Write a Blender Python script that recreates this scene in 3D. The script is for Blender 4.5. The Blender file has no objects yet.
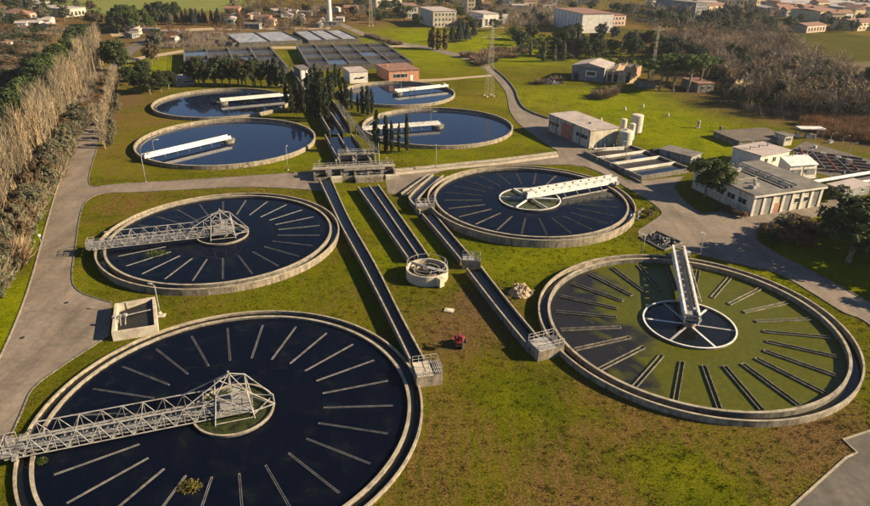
import bpy, math, random
import numpy as np
from mathutils import Vector, Matrix, Quaternion

random.seed(7)
rng = np.random.default_rng(11)
sc = bpy.context.scene
COL = sc.collection

# ------------------------------------------------------------------ camera
CAM_H, PITCH, ROLL, FPX = 53.6, math.radians(25.82), math.radians(0.886), 636.0
cam_d = bpy.data.cameras.new("camera")
cam_d.sensor_width = 36.0
cam_d.lens = FPX / 870.0 * 36.0
cam_d.clip_start = 0.5
cam_d.clip_end = 6000
cam = bpy.data.objects.new("camera", cam_d)
COL.objects.link(cam)
cam.location = (0, 0, CAM_H)
cam.rotation_euler = (Matrix.Rotation(math.pi / 2 - PITCH, 3, 'X') @ Matrix.Rotation(ROLL, 3, 'Z')).to_euler()
sc.camera = cam

# ------------------------------------------------------------------ sky and sun
SUN_EL, SUN_AZ = math.radians(25.0), math.radians(-4.0)      # azimuth from +X, sun stands to the right
world = bpy.data.worlds.new("World")
sc.world = world
world.use_nodes = True
wn = world.node_tree
wn.nodes.clear()
sky = wn.nodes.new("ShaderNodeTexSky")
sky.sky_type = 'NISHITA'
sky.sun_disc = False
sky.sun_elevation = SUN_EL
sky.sun_rotation = math.pi / 2 - SUN_AZ
sky.air_density = 1.0
sky.dust_density = 0.3
sky.altitude = 3500
sky.ozone_density = 2.0
bg = wn.nodes.new("ShaderNodeBackground")
bg.inputs[1].default_value = 0.05
wo = wn.nodes.new("ShaderNodeOutputWorld")
wn.links.new(sky.outputs[0], bg.inputs[0])
wn.links.new(bg.outputs[0], wo.inputs[0])
sun_d = bpy.data.lights.new("sun", 'SUN')
sun_d.energy = 5.0
sun_d.angle = math.radians(0.5)
sun_d.color = (1.0, 0.80, 0.52)
sun = bpy.data.objects.new("sun", sun_d)
COL.objects.link(sun)
sdir = Vector((math.cos(SUN_EL) * math.cos(SUN_AZ), math.cos(SUN_EL) * math.sin(SUN_AZ), math.sin(SUN_EL)))
sun.rotation_euler = sdir.to_track_quat('Z', 'Y').to_euler()
sun.location = sdir * 300

sc.view_settings.view_transform = 'Standard'
sc.view_settings.look = 'None'
sc.view_settings.exposure = 1.42
sc.view_settings.gamma = 1.0
sc.cycles.use_denoising = True
sc.cycles.max_bounces = 5
sc.cycles.diffuse_bounces = 2
sc.cycles.glossy_bounces = 3
sc.cycles.transmission_bounces = 2
sc.cycles.volume_bounces = 0
sc.cycles.transparent_max_bounces = 4
sc.cycles.caustics_reflective = False
sc.cycles.caustics_refractive = False

# ------------------------------------------------------------------ survey: where a sighted point stands on the level z
_cr, _sr, _cp, _sp = math.cos(ROLL), math.sin(ROLL), math.cos(PITCH), math.sin(PITCH)
def G(x, y, z=0.0):
    u, v = (x - 435) / FPX, -(y - 253) / FPX
    u, v = _cr * u - _sr * v, _sr * u + _cr * v
    t = -(CAM_H - z) / (-_sp + v * _cp)
    return Vector((u * t, (_cp + v * _sp) * t, z))
def GL(pts, z=0.0):
    return [G(a, b, z) for a, b in pts]

# ------------------------------------------------------------------ materials
MATS = {}
def new_mat(name):
    m = bpy.data.materials.new(name)
    m.use_nodes = True
    nt = m.node_tree
    return m, nt, nt.nodes["Principled BSDF"]
def _n(nt, t, **kw):
    n = nt.nodes.new(t)
    for k, v in kw.items():
        setattr(n, k, v)
    return n
def noise(nt, scale, detail=5, rough=0.6, vec=None, dist=0.0):
    n = _n(nt, "ShaderNodeTexNoise")
    n.inputs["Scale"].default_value = scale
    n.inputs["Detail"].default_value = detail
    n.inputs["Roughness"].default_value = rough
    n.inputs["Distortion"].default_value = dist
    if vec is not None:
        nt.links.new(vec, n.inputs["Vector"])
    return n.outputs["Fac"]
def ramp(nt, fac, stops):
    r = _n(nt, "ShaderNodeValToRGB")
    el = r.color_ramp.elements
    while len(el) < len(stops):
        el.new(0.5)
    for e, (p, c) in zip(el, stops):
        e.position = p
        e.color = c if len(c) == 4 else (*c, 1)
    nt.links.new(fac, r.inputs[0])
    return r.outputs[0]
def mix(nt, fac, a, b, mode='MIX'):
    m = _n(nt, "ShaderNodeMix", data_type='RGBA', blend_type=mode)
    for i, s in ((0, fac), (6, a), (7, b)):
        if hasattr(s, "is_output"):
            nt.links.new(s, m.inputs[i])
        else:
            m.inputs[i].default_value = s if i == 0 else ((*s, 1) if len(s) == 3 else s)
    return m.outputs[2]
def bump(nt, fac, strength, dist, bsdf):
    b = _n(nt, "ShaderNodeBump")
    b.inputs["Strength"].default_value = strength
    b.inputs["Distance"].default_value = dist
    nt.links.new(fac, b.inputs["Height"])
    nt.links.new(b.outputs[0], bsdf.inputs["Normal"])
def world_pos(nt):
    return _n(nt, "ShaderNodeNewGeometry").outputs["Position"]

def mat_stained(name, base, dark, light, rough=0.9, scale=0.8, fine=6.0, streak=False, bmp=0.02, cracks=False):
    m, nt, b = new_mat(name)
    pos = world_pos(nt)
    n1 = noise(nt, scale, 6, 0.65, pos, 0.4)
    n2 = noise(nt, fine, 4, 0.7, pos)
    c = ramp(nt, n1, [(0.30, dark), (0.5, base), (0.72, light)])
    c = mix(nt, 0.55, c, ramp(nt, n2, [(0.3, (0.55,) * 3), (0.7, (1.35,) * 3)]), 'MULTIPLY')
    if streak:
        mp = _n(nt, "ShaderNodeMapping")
        mp.inputs["Scale"].default_value = (1.6, 1.6, 0.12)
        nt.links.new(pos, mp.inputs[0])
        n3 = noise(nt, 1.0, 5, 0.7, mp.outputs[0])
        c = mix(nt, 0.75, c, ramp(nt, n3, [(0.36, (0.38, 0.36, 0.33)), (0.58, (1.1,) * 3)]), 'MULTIPLY')
    if cracks:                                      # slab joints gone ragged, tyre-worn bands
        vo = _n(nt, "ShaderNodeTexVoronoi", feature='DISTANCE_TO_EDGE')
        vo.inputs["Scale"].default_value = 0.16
        wv = _n(nt, "ShaderNodeVectorMath", operation='ADD')
        nz = _n(nt, "ShaderNodeTexNoise")
        nz.inputs["Scale"].default_value = 0.7
        nz.inputs["Detail"].default_value = 4
        nt.links.new(pos, nz.inputs["Vector"])
        nt.links.new(pos, wv.inputs[0])
        nt.links.new(nz.outputs["Color"], wv.inputs[1])
        nt.links.new(wv.outputs[0], vo.inputs["Vector"])
        c = mix(nt, 0.22, c, ramp(nt, vo.outputs["Distance"], [(0.008, (0.45,) * 3), (0.028, (1.0,) * 3)]), 'MULTIPLY')
        mp = _n(nt, "ShaderNodeMapping")
        mp.inputs["Rotation"].default_value = (0, 0, math.radians(-22))
        mp.inputs["Scale"].default_value = (1.0, 0.05, 1.0)
        nt.links.new(pos, mp.inputs[0])
        c = mix(nt, 0.6, c, ramp(nt, noise(nt, 0.5, 4, 0.6, mp.outputs[0]), [(0.35, (0.68,) * 3), (0.65, (1.15,) * 3)]), 'MULTIPLY')
    nt.links.new(c, b.inputs["Base Color"])
    b.inputs["Roughness"].default_value = rough
    bump(nt, n2, 0.5, bmp, b)
    MATS[name] = m
    return m
mat_stained("concrete", (0.235, 0.195, 0.138), (0.095, 0.082, 0.064), (0.34, 0.292, 0.215), streak=True)
mat_stained("coping", (0.285, 0.242, 0.178), (0.115, 0.10, 0.078), (0.41, 0.36, 0.275), scale=0.7, fine=3.0)
mat_stained("old_shaded_concrete", (0.15, 0.135, 0.11), (0.065, 0.06, 0.054), (0.235, 0.212, 0.175), streak=True)  # weathered tone; its darkness also stands in for shade on walls and kerbs
mat_stained("pale_concrete", (0.42, 0.365, 0.28), (0.25, 0.215, 0.165), (0.53, 0.475, 0.38), scale=0.4)
mat_stained("road", (0.172, 0.136, 0.104), (0.110, 0.088, 0.069), (0.22, 0.176, 0.136), scale=0.10, fine=1.1, bmp=0.01, cracks=True)
mat_stained("asphalt", (0.088, 0.076, 0.064), (0.058, 0.050, 0.043), (0.12, 0.105, 0.088), scale=0.15, fine=1.3, bmp=0.01, cracks=True)
mat_stained("kerb", (0.24, 0.21, 0.165), (0.13, 0.115, 0.10), (0.33, 0.29, 0.22), scale=0.7)
mat_stained("white_paint", (0.64, 0.62, 0.58), (0.40, 0.37, 0.32), (0.74, 0.72, 0.69), rough=0.55, scale=0.9)
mat_stained("cream_wall", (0.47, 0.42, 0.32), (0.33, 0.29, 0.22), (0.56, 0.51, 0.40), scale=0.4, streak=True)
mat_stained("white_wall", (0.54, 0.51, 0.45), (0.38, 0.355, 0.31), (0.63, 0.60, 0.54), scale=0.4)
mat_stained("grey_wall", (0.20, 0.20, 0.195), (0.12, 0.12, 0.12), (0.27, 0.27, 0.265), scale=0.5, streak=True)
mat_stained("pink_wall", (0.46, 0.32, 0.24), (0.34, 0.235, 0.175), (0.54, 0.40, 0.31), scale=0.3)
mat_stained("ochre_wall", (0.48, 0.37, 0.22), (0.36, 0.27, 0.16), (0.56, 0.45, 0.29), scale=0.3)
mat_stained("flat_roof", (0.125, 0.113, 0.10), (0.07, 0.064, 0.058), (0.185, 0.168, 0.15), scale=0.35, fine=2.0)
mat_stained("pale_roof", (0.34, 0.285, 0.265), (0.25, 0.21, 0.195), (0.40, 0.345, 0.32), scale=0.25, fine=1.5)
mat_stained("tile_roof", (0.20, 0.098, 0.066), (0.12, 0.062, 0.045), (0.28, 0.155, 0.105), scale=0.6, fine=3.0)
mat_stained("brick_wall", (0.36, 0.17, 0.10), (0.24, 0.11, 0.07), (0.45, 0.25, 0.16), scale=0.9, fine=5.0)
mat_stained("sandstone", (0.52, 0.38, 0.22), (0.30, 0.21, 0.12), (0.60, 0.47, 0.29), scale=0.5)
mat_stained("soil", (0.10, 0.078, 0.058), (0.055, 0.043, 0.035), (0.15, 0.115, 0.08), scale=0.4, fine=2.0)
mat_stained("sludge", (0.085, 0.066, 0.056), (0.05, 0.04, 0.036), (0.125, 0.098, 0.08), scale=0.15, fine=1.2)
mat_stained("black_rubble", (0.018, 0.019, 0.022), (0.008, 0.008, 0.01), (0.05, 0.05, 0.055), rough=0.5, scale=1.5, fine=5)
mat_stained("galvanised", (0.31, 0.295, 0.275), (0.16, 0.142, 0.122), (0.41, 0.395, 0.375), rough=0.45, scale=1.2)
mat_stained("dull_steel", (0.20, 0.193, 0.183), (0.08, 0.074, 0.067), (0.30, 0.29, 0.275), rough=0.6, scale=1.2)
mat_stained("red_paint", (0.17, 0.018, 0.020), (0.08, 0.012, 0.012), (0.24, 0.04, 0.036), rough=0.45, scale=1.5)
mat_stained("rubber", (0.02, 0.02, 0.02), (0.012, 0.012, 0.012), (0.035, 0.034, 0.032), scale=3)
mat_stained("dark_void", (0.015, 0.015, 0.016), (0.008, 0.008, 0.008), (0.025, 0.024, 0.022), scale=1)  # near-black for lids and marks; stands in for shade in pits and openings
mat_stained("pylon_steel", (0.30, 0.27, 0.19), (0.22, 0.20, 0.14), (0.36, 0.32, 0.24), rough=0.6)
mat_stained("basin_concrete", (0.075, 0.068, 0.060), (0.035, 0.032, 0.030), (0.13, 0.118, 0.10), streak=True)
mat_stained("silo_paint", (0.48, 0.435, 0.35), (0.36, 0.32, 0.25), (0.55, 0.50, 0.41), scale=0.6)
mat_stained("bark", (0.16, 0.125, 0.09), (0.08, 0.06, 0.045), (0.22, 0.18, 0.13), scale=2)
mat_stained("rust_panel", (0.42, 0.10, 0.055), (0.28, 0.07, 0.04), (0.50, 0.15, 0.09), rough=0.6)
mat_stained("earth_heap", (0.34, 0.255, 0.16), (0.20, 0.145, 0.09), (0.44, 0.34, 0.23), scale=1.0, fine=4, bmp=0.08)
def mat_glass(name):
    m, nt, b = new_mat(name)
    b.inputs["Base Color"].default_value = (0.02, 0.024, 0.03, 1)
    b.inputs["Roughness"].default_value = 0.12
    MATS[name] = m
mat_glass("window_glass")

def mat_water(name, col, rough=0.04, wave=0.6, amp=0.012, ior=1.33, film=None, spec=0.5):
    m, nt, b = new_mat(name)
    pos = world_pos(nt)
    b.inputs["Base Color"].default_value = (*col, 1)
    b.inputs["Roughness"].default_value = rough
    b.inputs["IOR"].default_value = ior
    b.inputs["Specular IOR Level"].default_value = spec
    if film:                                    # floating scum: patches of a dull film on the surface
        fcol, lo, hi, sc_ = film
        n1 = noise(nt, sc_, 6, 0.6, pos, 0.6)
        k = ramp(nt, n1, [(lo, (0, 0, 0)), (hi, (1, 1, 1))])
        nt.links.new(mix(nt, k, col, fcol), b.inputs["Base Color"])
        nt.links.new(mix(nt, k, (rough,) * 3, (0.5,) * 3), b.inputs["Roughness"])
    bump(nt, noise(nt, wave, 3, 0.5, pos), 0.25, amp, b)
    MATS[name] = m
mat_water("water_dark", (0.0018, 0.0032, 0.0095), 0.05, film=((0.008, 0.011, 0.012), 0.5, 0.8, 0.35), spec=0.13)
mat_water("water_blue", (0.006, 0.012, 0.034), 0.05, spec=.42)
mat_water("water_channel", (0.006, 0.007, 0.008), 0.08, 1.5)
mat_water("water_grey", (0.025, 0.025, 0.030), 0.35, 1.2, 0.03, spec=.25, film=((0.075, 0.073, 0.08), 0.4, 0.62, 0.3))
mat_water("water_foam", (0.16, 0.165, 0.185), 0.4, 1.2, 0.03, film=((0.36, 0.355, 0.36), 0.4, 0.62, 0.3))
mat_water("water_brown", (0.032, 0.026, 0.025), 0.4, 1.2, 0.03, spec=.2)
mat_water("water_scum", (0.012, 0.018, 0.008), 0.2, film=((0.036, 0.044, 0.010), 0.36, 0.60, 1.1))

def mat_algae():
    # algae cover in the green tank: dense to one side, broken near the other wall
    m, nt, b = new_mat("water_algae")
    tc = _n(nt, "ShaderNodeTexCoord")
    sep = _n(nt, "ShaderNodeSeparateXYZ")
    nt.links.new(tc.outputs["Object"], sep.inputs[0])
    n1 = noise(nt, 0.16, 5, 0.55, tc.outputs["Object"], 0.8)
    n2 = noise(nt, 1.4, 5, 0.7, tc.outputs["Object"], 0.5)
    mm = _n(nt, "ShaderNodeMath", operation='MULTIPLY_ADD')
    nt.links.new(sep.outputs[0], mm.inputs[0])
    mm.inputs[1].default_value = 0.036
    nt.links.new(n1, mm.inputs[2])
    k = ramp(nt, mm.outputs[0], [(0.02, (0, 0, 0)), (0.20, (1, 1, 1))])
    g = ramp(nt, n2, [(0.3, (0.046, 0.050, 0.003)), (0.65, (0.080, 0.082, 0.005))])
    nt.links.new(mix(nt, k, (0.016, 0.016, 0.018), g), b.inputs["Base Color"])
    nt.links.new(mix(nt, k, (0.25,) * 3, (0.42,) * 3), b.inputs["Roughness"])
    b.inputs["IOR"].default_value = 1.33
    b.inputs["Specular IOR Level"].default_value = .25
    bump(nt, noise(nt, 2.0, 3, 0.5, tc.outputs["Object"]), 0.2, 0.01, b)
    MATS["water_algae"] = m
mat_algae()

def mat_leaf(name, a, bcol, c, rough=0.75, trans=0.25):
    m, nt, b = new_mat(name)
    isl = _n(nt, "ShaderNodeNewGeometry").outputs["Random Per Island"]
    obi = _n(nt, "ShaderNodeObjectInfo").outputs["Random"]
    col = ramp(nt, isl, [(0.0, a), (0.5, bcol), (1.0, c)])
    tint = ramp(nt, obi, [(0.0, (0.72, 0.74, 0.72)), (0.5, (1.0, 1.0, 1.0)), (1.0, (1.28, 1.2, 1.05))])
    col = mix(nt, 1.0, col, tint, 'MULTIPLY')
    nt.links.new(col, b.inputs["Base Color"])
    b.inputs["Roughness"].default_value = rough
    b.inputs["Specular IOR Level"].default_value = 0.25
    if trans:
        tr = _n(nt, "ShaderNodeBsdfTranslucent")
        nt.links.new(col, tr.inputs[0])
        mx = _n(nt, "ShaderNodeMixShader")
        mx.inputs[0].default_value = trans
        nt.links.new(b.outputs[0], mx.inputs[1])
        nt.links.new(tr.outputs[0], mx.inputs[2])
        nt.links.new(mx.outputs[0], nt.nodes["Material Output"].inputs[0])
    MATS[name] = m
mat_leaf("leaf_dark", (0.014, 0.024, 0.008), (0.028, 0.044, 0.013), (0.052, 0.068, 0.018))
mat_leaf("leaf_green", (0.028, 0.048, 0.010), (0.055, 0.082, 0.016), (0.095, 0.118, 0.024))
mat_leaf("leaf_pine", (0.022, 0.045, 0.008), (0.05, 0.085, 0.014), (0.09, 0.125, 0.022))
mat_leaf("leaf_cypress", (0.010, 0.017, 0.008), (0.020, 0.030, 0.012), (0.040, 0.050, 0.019))
mat_leaf("leaf_olive", (0.055, 0.058, 0.036), (0.105, 0.102, 0.064), (0.165, 0.15, 0.098))
mat_leaf("leaf_brown", (0.055, 0.040, 0.022), (0.095, 0.065, 0.034), (0.14, 0.095, 0.05))
mat_leaf("leaf_rust", (0.085, 0.045, 0.022), (0.14, 0.075, 0.035), (0.20, 0.11, 0.05))
mat_leaf("leaf_weed", (0.07, 0.07, 0.012), (0.13, 0.115, 0.02), (0.22, 0.16, 0.03))
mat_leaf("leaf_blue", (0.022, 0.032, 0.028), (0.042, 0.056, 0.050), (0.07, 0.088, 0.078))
mat_leaf("twig_pale", (0.165, 0.125, 0.08), (0.25, 0.195, 0.125), (0.36, 0.285, 0.19), trans=0)
mat_leaf("twig_tan", (0.10, 0.08, 0.055), (0.165, 0.13, 0.09), (0.25, 0.20, 0.14), trans=0)
mat_leaf("twig_brown", (0.095, 0.066, 0.042), (0.155, 0.112, 0.072), (0.235, 0.172, 0.112), trans=0)
mat_leaf("twig_grey", (0.125, 0.098, 0.078), (0.185, 0.148, 0.118), (0.265, 0.212, 0.168), trans=0)
mat_leaf("grass_tuft", (0.060, 0.068, 0.014), (0.105, 0.108, 0.022), (0.17, 0.145, 0.042), trans=0.2)

def mat_ground():
    m, nt, b = new_mat("turf")
    pos = world_pos(nt)
    att = _n(nt, "ShaderNodeAttribute", attribute_name="turf")      # R: dryness, G: lushness, B: bare soil
    sep = _n(nt, "ShaderNodeSeparateColor")
    nt.links.new(att.outputs["Color"], sep.inputs[0])
    n_big = noise(nt, 0.045, 5, 0.6, pos, 0.5)
    n_mid = noise(nt, 0.30, 8, 0.75, pos, 0.6)
    n_fine = noise(nt, 2.4, 7, 0.85, pos, 0.3)
    n_tiny = noise(nt, 5.5, 4, 0.8, pos)
    mp = _n(nt, "ShaderNodeMapping")
    mp.inputs["Rotation"].default_value = (0, 0, math.radians(-6))
    mp.inputs["Scale"].default_value = (1.0, 0.08, 1.0)
    nt.links.new(pos, mp.inputs[0])
    n_row = noise(nt, 1.6, 4, 0.7, mp.outputs[0])
    green = ramp(nt, n_fine, [(0.32, (0.032, 0.038, 0.002)), (0.5, (0.076, 0.080, 0.004)), (0.68, (0.142, 0.128, 0.010))])
    lush = ramp(nt, n_fine, [(0.32, (0.070, 0.095, 0.001)), (0.5, (0.138, 0.160, 0.002)), (0.68, (0.210, 0.208, 0.006))])
    dry = ramp(nt, n_fine, [(0.32, (0.060, 0.037, 0.011)), (0.5, (0.132, 0.080, 0.026)), (0.68, (0.225, 0.145, 0.052))])
    def thresh(amount, n, w):
        a = _n(nt, "ShaderNodeMath", operation='ADD')
        nt.links.new(amount, a.inputs[0])
        nt.links.new(n, a.inputs[1])
        return ramp(nt, a.outputs[0], [(max(0.0, 1.0 - w), (0, 0, 0)), (min(1.0, 1.0 + w), (1, 1, 1))])
    c = mix(nt, sep.outputs[1], green, lush)
    n_patch = noise(nt, 0.11, 6, 0.7, pos, 0.8)
    c = mix(nt, 0.8, c, ramp(nt, n_patch, [(0.34, (0.58, 0.68, 0.7)), (0.5, (1.0, 1.0, 1.0)), (0.66, (1.32, 1.16, 1.3))]), 'MULTIPLY')
    mixn = mix(nt, 0.6, n_mid, n_row)
    sub = _n(nt, "ShaderNodeMath", operation='MULTIPLY_ADD')
    nt.links.new(n_big, sub.inputs[0])
    sub.inputs[1].default_value = 0.6
    nt.links.new(sep.outputs[0], sub.inputs[2])
    s2 = _n(nt, "ShaderNodeMath", operation='ADD')
    nt.links.new(sub.outputs[0], s2.inputs[0])
    amp = _n(nt, "ShaderNodeMath", operation='MULTIPLY_ADD')
    nt.links.new(mixn, amp.inputs[0])
    amp.inputs[1].default_value, amp.inputs[2].default_value = 2.6, -0.8
    nt.links.new(amp.outputs[0], s2.inputs[1])
    k = ramp(nt, s2.outputs[0], [(0.78, (0, 0, 0)), (1.0, (1, 1, 1))])
    mr = _n(nt, "ShaderNodeMapRange")
    nt.links.new(s2.outputs[0], mr.inputs[0])
    mr.inputs[1].default_value, mr.inputs[2].default_value = 0.90, 1.45
    c = mix(nt, mr.outputs[0], c, dry)
    soil = ramp(nt, n_fine, [(0.3, (0.05, 0.035, 0.022)), (0.7, (0.12, 0.085, 0.05))])
    c = mix(nt, sep.outputs[2], c, soil)
    c = mix(nt, 0.75, c, ramp(nt, n_tiny, [(0.35, (0.45,) * 3), (0.65, (1.5,) * 3)]), 'MULTIPLY')
    nt.links.new(c, b.inputs["Base Color"])
    b.inputs["Roughness"].default_value = 0.95
    b.inputs["Specular IOR Level"].default_value = 0.0
    hm = _n(nt, "ShaderNodeMath", operation='MULTIPLY_ADD')
    nt.links.new(n_fine, hm.inputs[0])
    hm.inputs[1].default_value = 1.5
    nt.links.new(n_tiny, hm.inputs[2])
    bump(nt, hm.outputs[0], 0.9, 0.10, b)
    MATS["turf"] = m
mat_ground()
def mat_field(name, a, bcol, rot=0.0, row=0.25):
    m, nt, b = new_mat(name)
    pos = world_pos(nt)
    mp = _n(nt, "ShaderNodeMapping")
    mp.inputs["Rotation"].default_value = (0, 0, rot)
    mp.inputs["Scale"].default_value = (1, 0.04, 1)
    nt.links.new(pos, mp.inputs[0])
    n = mix(nt, 0.5, noise(nt, row, 4, 0.6, mp.outputs[0]), noise(nt, 0.05, 5, 0.6, pos))
    nt.links.new(ramp(nt, n, [(0.35, a), (0.65, bcol)]), b.inputs["Base Color"])
    b.inputs["Specular IOR Level"].default_value = 0.0
    b.inputs["Roughness"].default_value = 1.0
    MATS[name] = m
mat_field("field_green", (0.12, 0.135, 0.035), (0.17, 0.18, 0.055), 0.4)
mat_field("field_olive", (0.050, 0.050, 0.010), (0.088, 0.080, 0.018), -1.1)
mat_field("field_brown", (0.095, 0.072, 0.045), (0.15, 0.118, 0.072), -0.9)

# ------------------------------------------------------------------ mesh helpers
class MB:
    def __init__(self):
        self.v, self.f = [], []
    def add(self, vs, fs):
        o = len(self.v)
        self.v += [tuple(p) for p in vs]
        self.f += [tuple(i + o for i in f) for f in fs]
        return self
    def box(self, c, s, rz=0.0):
        cx, cy, cz = c
        hx, hy, hz = s[0] / 2, s[1] / 2, s[2] / 2
        ca, sa = math.cos(rz), math.sin(rz)
        vs = []
        for z in (-hz, hz):
            for x, y in ((-hx, -hy), (hx, -hy), (hx, hy), (-hx, hy)):
                vs.append((cx + x * ca - y * sa, cy + x * sa + y * ca, cz + z))
        return self.add(vs, [(3, 2, 1, 0), (4, 5, 6, 7), (0, 1, 5, 4), (1, 2, 6, 5), (2, 3, 7, 6), (3, 0, 4, 7)])
    def prism(self, poly, z0, z1):
        n = len(poly)
        a = sum(poly[i][0] * poly[(i + 1) % n][1] - poly[(i + 1) % n][0] * poly[i][1] for i in range(n))
        if a < 0:
            poly = list(reversed(poly))
        vs = [(p[0], p[1], z0) for p in poly] + [(p[0], p[1], z1) for p in poly]
        fs = [tuple(range(n - 1, -1, -1)), tuple(range(n, 2 * n))]
        fs += [(i, (i + 1) % n, n + (i + 1) % n, n + i) for i in range(n)]
        return self.add(vs, fs)
    def ring(self, c, r0, r1, z0, z1, seg=128, a0=0.0, a1=2 * math.pi):
        full = abs(a1 - a0 - 2 * math.pi) < 1e-6
        n = seg if full else seg + 1
        vs = []
        for i in range(n):
            a = a0 + (a1 - a0) * i / seg
            ca, sa = math.cos(a), math.sin(a)
            for r, z in ((r0, z0), (r1, z0), (r1, z1), (r0, z1)):
                vs.append((c[0] + r * ca, c[1] + r * sa, z))
        fs = []
        for i in range(seg):
            j = (i + 1) % n
            for k in range(4):
                k2 = (k + 1) % 4
                fs.append((i * 4 + k, j * 4 + k, j * 4 + k2, i * 4 + k2))
        if not full:
            fs += [(0, 1, 2, 3), tuple((n - 1) * 4 + k for k in (3, 2, 1, 0))]
        return self.add(vs, fs)
    def disc(self, c, r, z, seg=128):
        return self.add([(c[0] + r * math.cos(2 * math.pi * i / seg), c[1] + r * math.sin(2 * math.pi * i / seg), z) for i in range(seg)], [tuple(range(seg))])
    def cyl(self, c, r0, r1, z0, z1, seg=24):
        vs = []
        for r, z in ((r0, z0), (r1, z1)):
            vs += [(c[0] + r * math.cos(2 * math.pi * i / seg), c[1] + r * math.sin(2 * math.pi * i / seg), z) for i in range(seg)]
        fs = [tuple(range(seg - 1, -1, -1)), tuple(range(seg, 2 * seg))] + [(i, (i + 1) % seg, seg + (i + 1) % seg, seg + i) for i in range(seg)]
        return self.add(vs, fs)
    def lathe(self, c, prof, seg=24):
        vs = []
        for r, z in prof:
            vs += [(c[0] + r * math.cos(2 * math.pi * i / seg), c[1] + r * math.sin(2 * math.pi * i / seg), c[2] + z) for i in range(seg)]
        fs = []
        for k in range(len(prof) - 1):
            for i in range(seg):
                j = (i + 1) % seg
                fs.append((k * seg + i, k * seg + j, (k + 1) * seg + j, (k + 1) * seg + i))
        fs += [tuple(range(seg - 1, -1, -1)), tuple(range((len(prof) - 1) * seg, len(prof) * seg))]
        return self.add(vs, fs)
    def tube(self, pts, r, seg=6):
        pts = [Vector(p) for p in pts]
        rs = r if isinstance(r, (list, tuple)) else [r] * len(pts)
        vs, fs = [], []
        for k, p in enumerate(pts):
            d = (pts[min(k + 1, len(pts) - 1)] - pts[max(k - 1, 0)]).normalized()
            q = d.to_track_quat('Z', 'Y')
            for i in range(seg):
                a = 2 * math.pi * i / seg
                vs.append(p + q @ Vector((rs[k] * math.cos(a), rs[k] * math.sin(a), 0)))
        for k in range(len(pts) - 1):
            for i in range(seg):
                j = (i + 1) % seg
                fs.append((k * seg + i, k * seg + j, (k + 1) * seg + j, (k + 1) * seg + i))
        fs += [tuple(range(seg - 1, -1, -1)), tuple(range((len(pts) - 1) * seg, len(pts) * seg))]
        return self.add(vs, fs)
    def strip_wall(self, line, thick, z0, z1):
        """a wall that follows a polyline"""
        L = [Vector((p[0], p[1])) for p in line]
        lft, rgt = [], []
        for i, p in enumerate(L):
            d = (L[min(i + 1, len(L) - 1)] - L[max(i - 1, 0)]).normalized()
            n = Vector((-d.y, d.x)) * thick / 2
            lft.append(p + n)
            rgt.append(p - n)
        n = len(L)
        vs = []
        for z in (z0, z1):
            vs += [(p.x, p.y, z) for p in lft] + [(p.x, p.y, z) for p in rgt]
        fs = []
        o = 2 * n
        for i in range(n - 1):
            fs += [(o + i, o + n + i, o + n + i + 1, o + i + 1), (i, i + 1, n + i + 1, n + i),
                   (i, o + i, o + i + 1, i + 1), (n + i, n + i + 1, o + n + i + 1, o + n + i)]
        fs += [(0, n, o + n, o), (n - 1, o + n - 1, o + 2 * n - 1, 2 * n - 1)]
        return self.add(vs, fs)
    def sheet(self, poly, z):
        n = len(poly)
        a = sum(poly[i][0] * poly[(i + 1) % n][1] - poly[(i + 1) % n][0] * poly[i][1] for i in range(n))
        if a < 0:
            poly = list(reversed(poly))
        return self.add([(p[0], p[1], z) for p in poly], [tuple(range(n))])
    def mesh(self, name, mat, off=None, smooth=False):
        v = self.v
        if off is not None:
            v = [(p[0] - off[0], p[1] - off[1], p[2] - off[2]) for p in v]
        me = bpy.data.meshes.new(name)
        me.from_pydata(v, [], self.f)
        me.materials.append(MATS[mat])
        if smooth:
            me.polygons.foreach_set("use_smooth", [True] * len(me.polygons))
        me.update()
        return me

def link(name, data, parent=None):
    o = bpy.data.objects.new(name, data)
    COL.objects.link(o)
    if parent is not None:
        o.parent = parent
    return o
def tag(o, label, cat, group=None):
    o["label"], o["category"] = label, cat
    if group:
        o["group"] = group
    return o
def thing(name, label, cat, loc=(0, 0, 0), rz=0.0, group=None):
    o = link(name, None)
    o.empty_display_size = 0.5
    o.location = loc
    o.rotation_euler = (0, 0, rz)
    return tag(o, label, cat, group)
def struct(name, mb, mat, parent=None, kind="structure"):
    o = link(name, mb.mesh(name, mat), parent)
    if parent is None:
        o["kind"] = kind
    return o
def part(name, mb, mat, parent, absolute=False, smooth=False):
    return link(name, mb.mesh(name, mat, tuple(parent.location) if absolute else None, smooth), parent)
_UNIT = {}
def unit(mat, kind="box"):
    if (mat, kind) not in _UNIT:
        m = MB()
        if kind == "box":
            m.box((0, 0, 0), (1, 1, 1))
        else:
            m.cyl((0, 0), 0.5, 0.5, -0.5, 0.5, 8)
        _UNIT[(mat, kind)] = m.mesh("member", mat)
    return _UNIT[(mat, kind)]
def bar(name, p0, p1, w, mat, parent, kind="box", h=None):
    """one straight member between two points, in its parent's space"""
    p0, p1 = Vector(p0), Vector(p1)
    d = p1 - p0
    o = link(name, unit(mat, kind), parent)
    o.location = (p0 + p1) / 2
    o.rotation_mode = 'QUATERNION'
    z = d.normalized()
    if abs(z.z) > 0.999:
        q = z.to_track_quat('Z', 'Y')
    else:                                            # keep one side of the section level
        x = Vector((0, 0, 1)).cross(z).normalized()
        q = Matrix((x, z.cross(x), z)).transposed().to_quaternion()
    o.rotation_quaternion = q
    o.scale = (w, h or w, d.length)
    return o
def block(name, c, s, mat, parent, rz=0.0):
    o = link(name, unit(mat), parent)
    o.location, o.scale, o.rotation_euler = c, s, (0, 0, rz)
    return o
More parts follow.
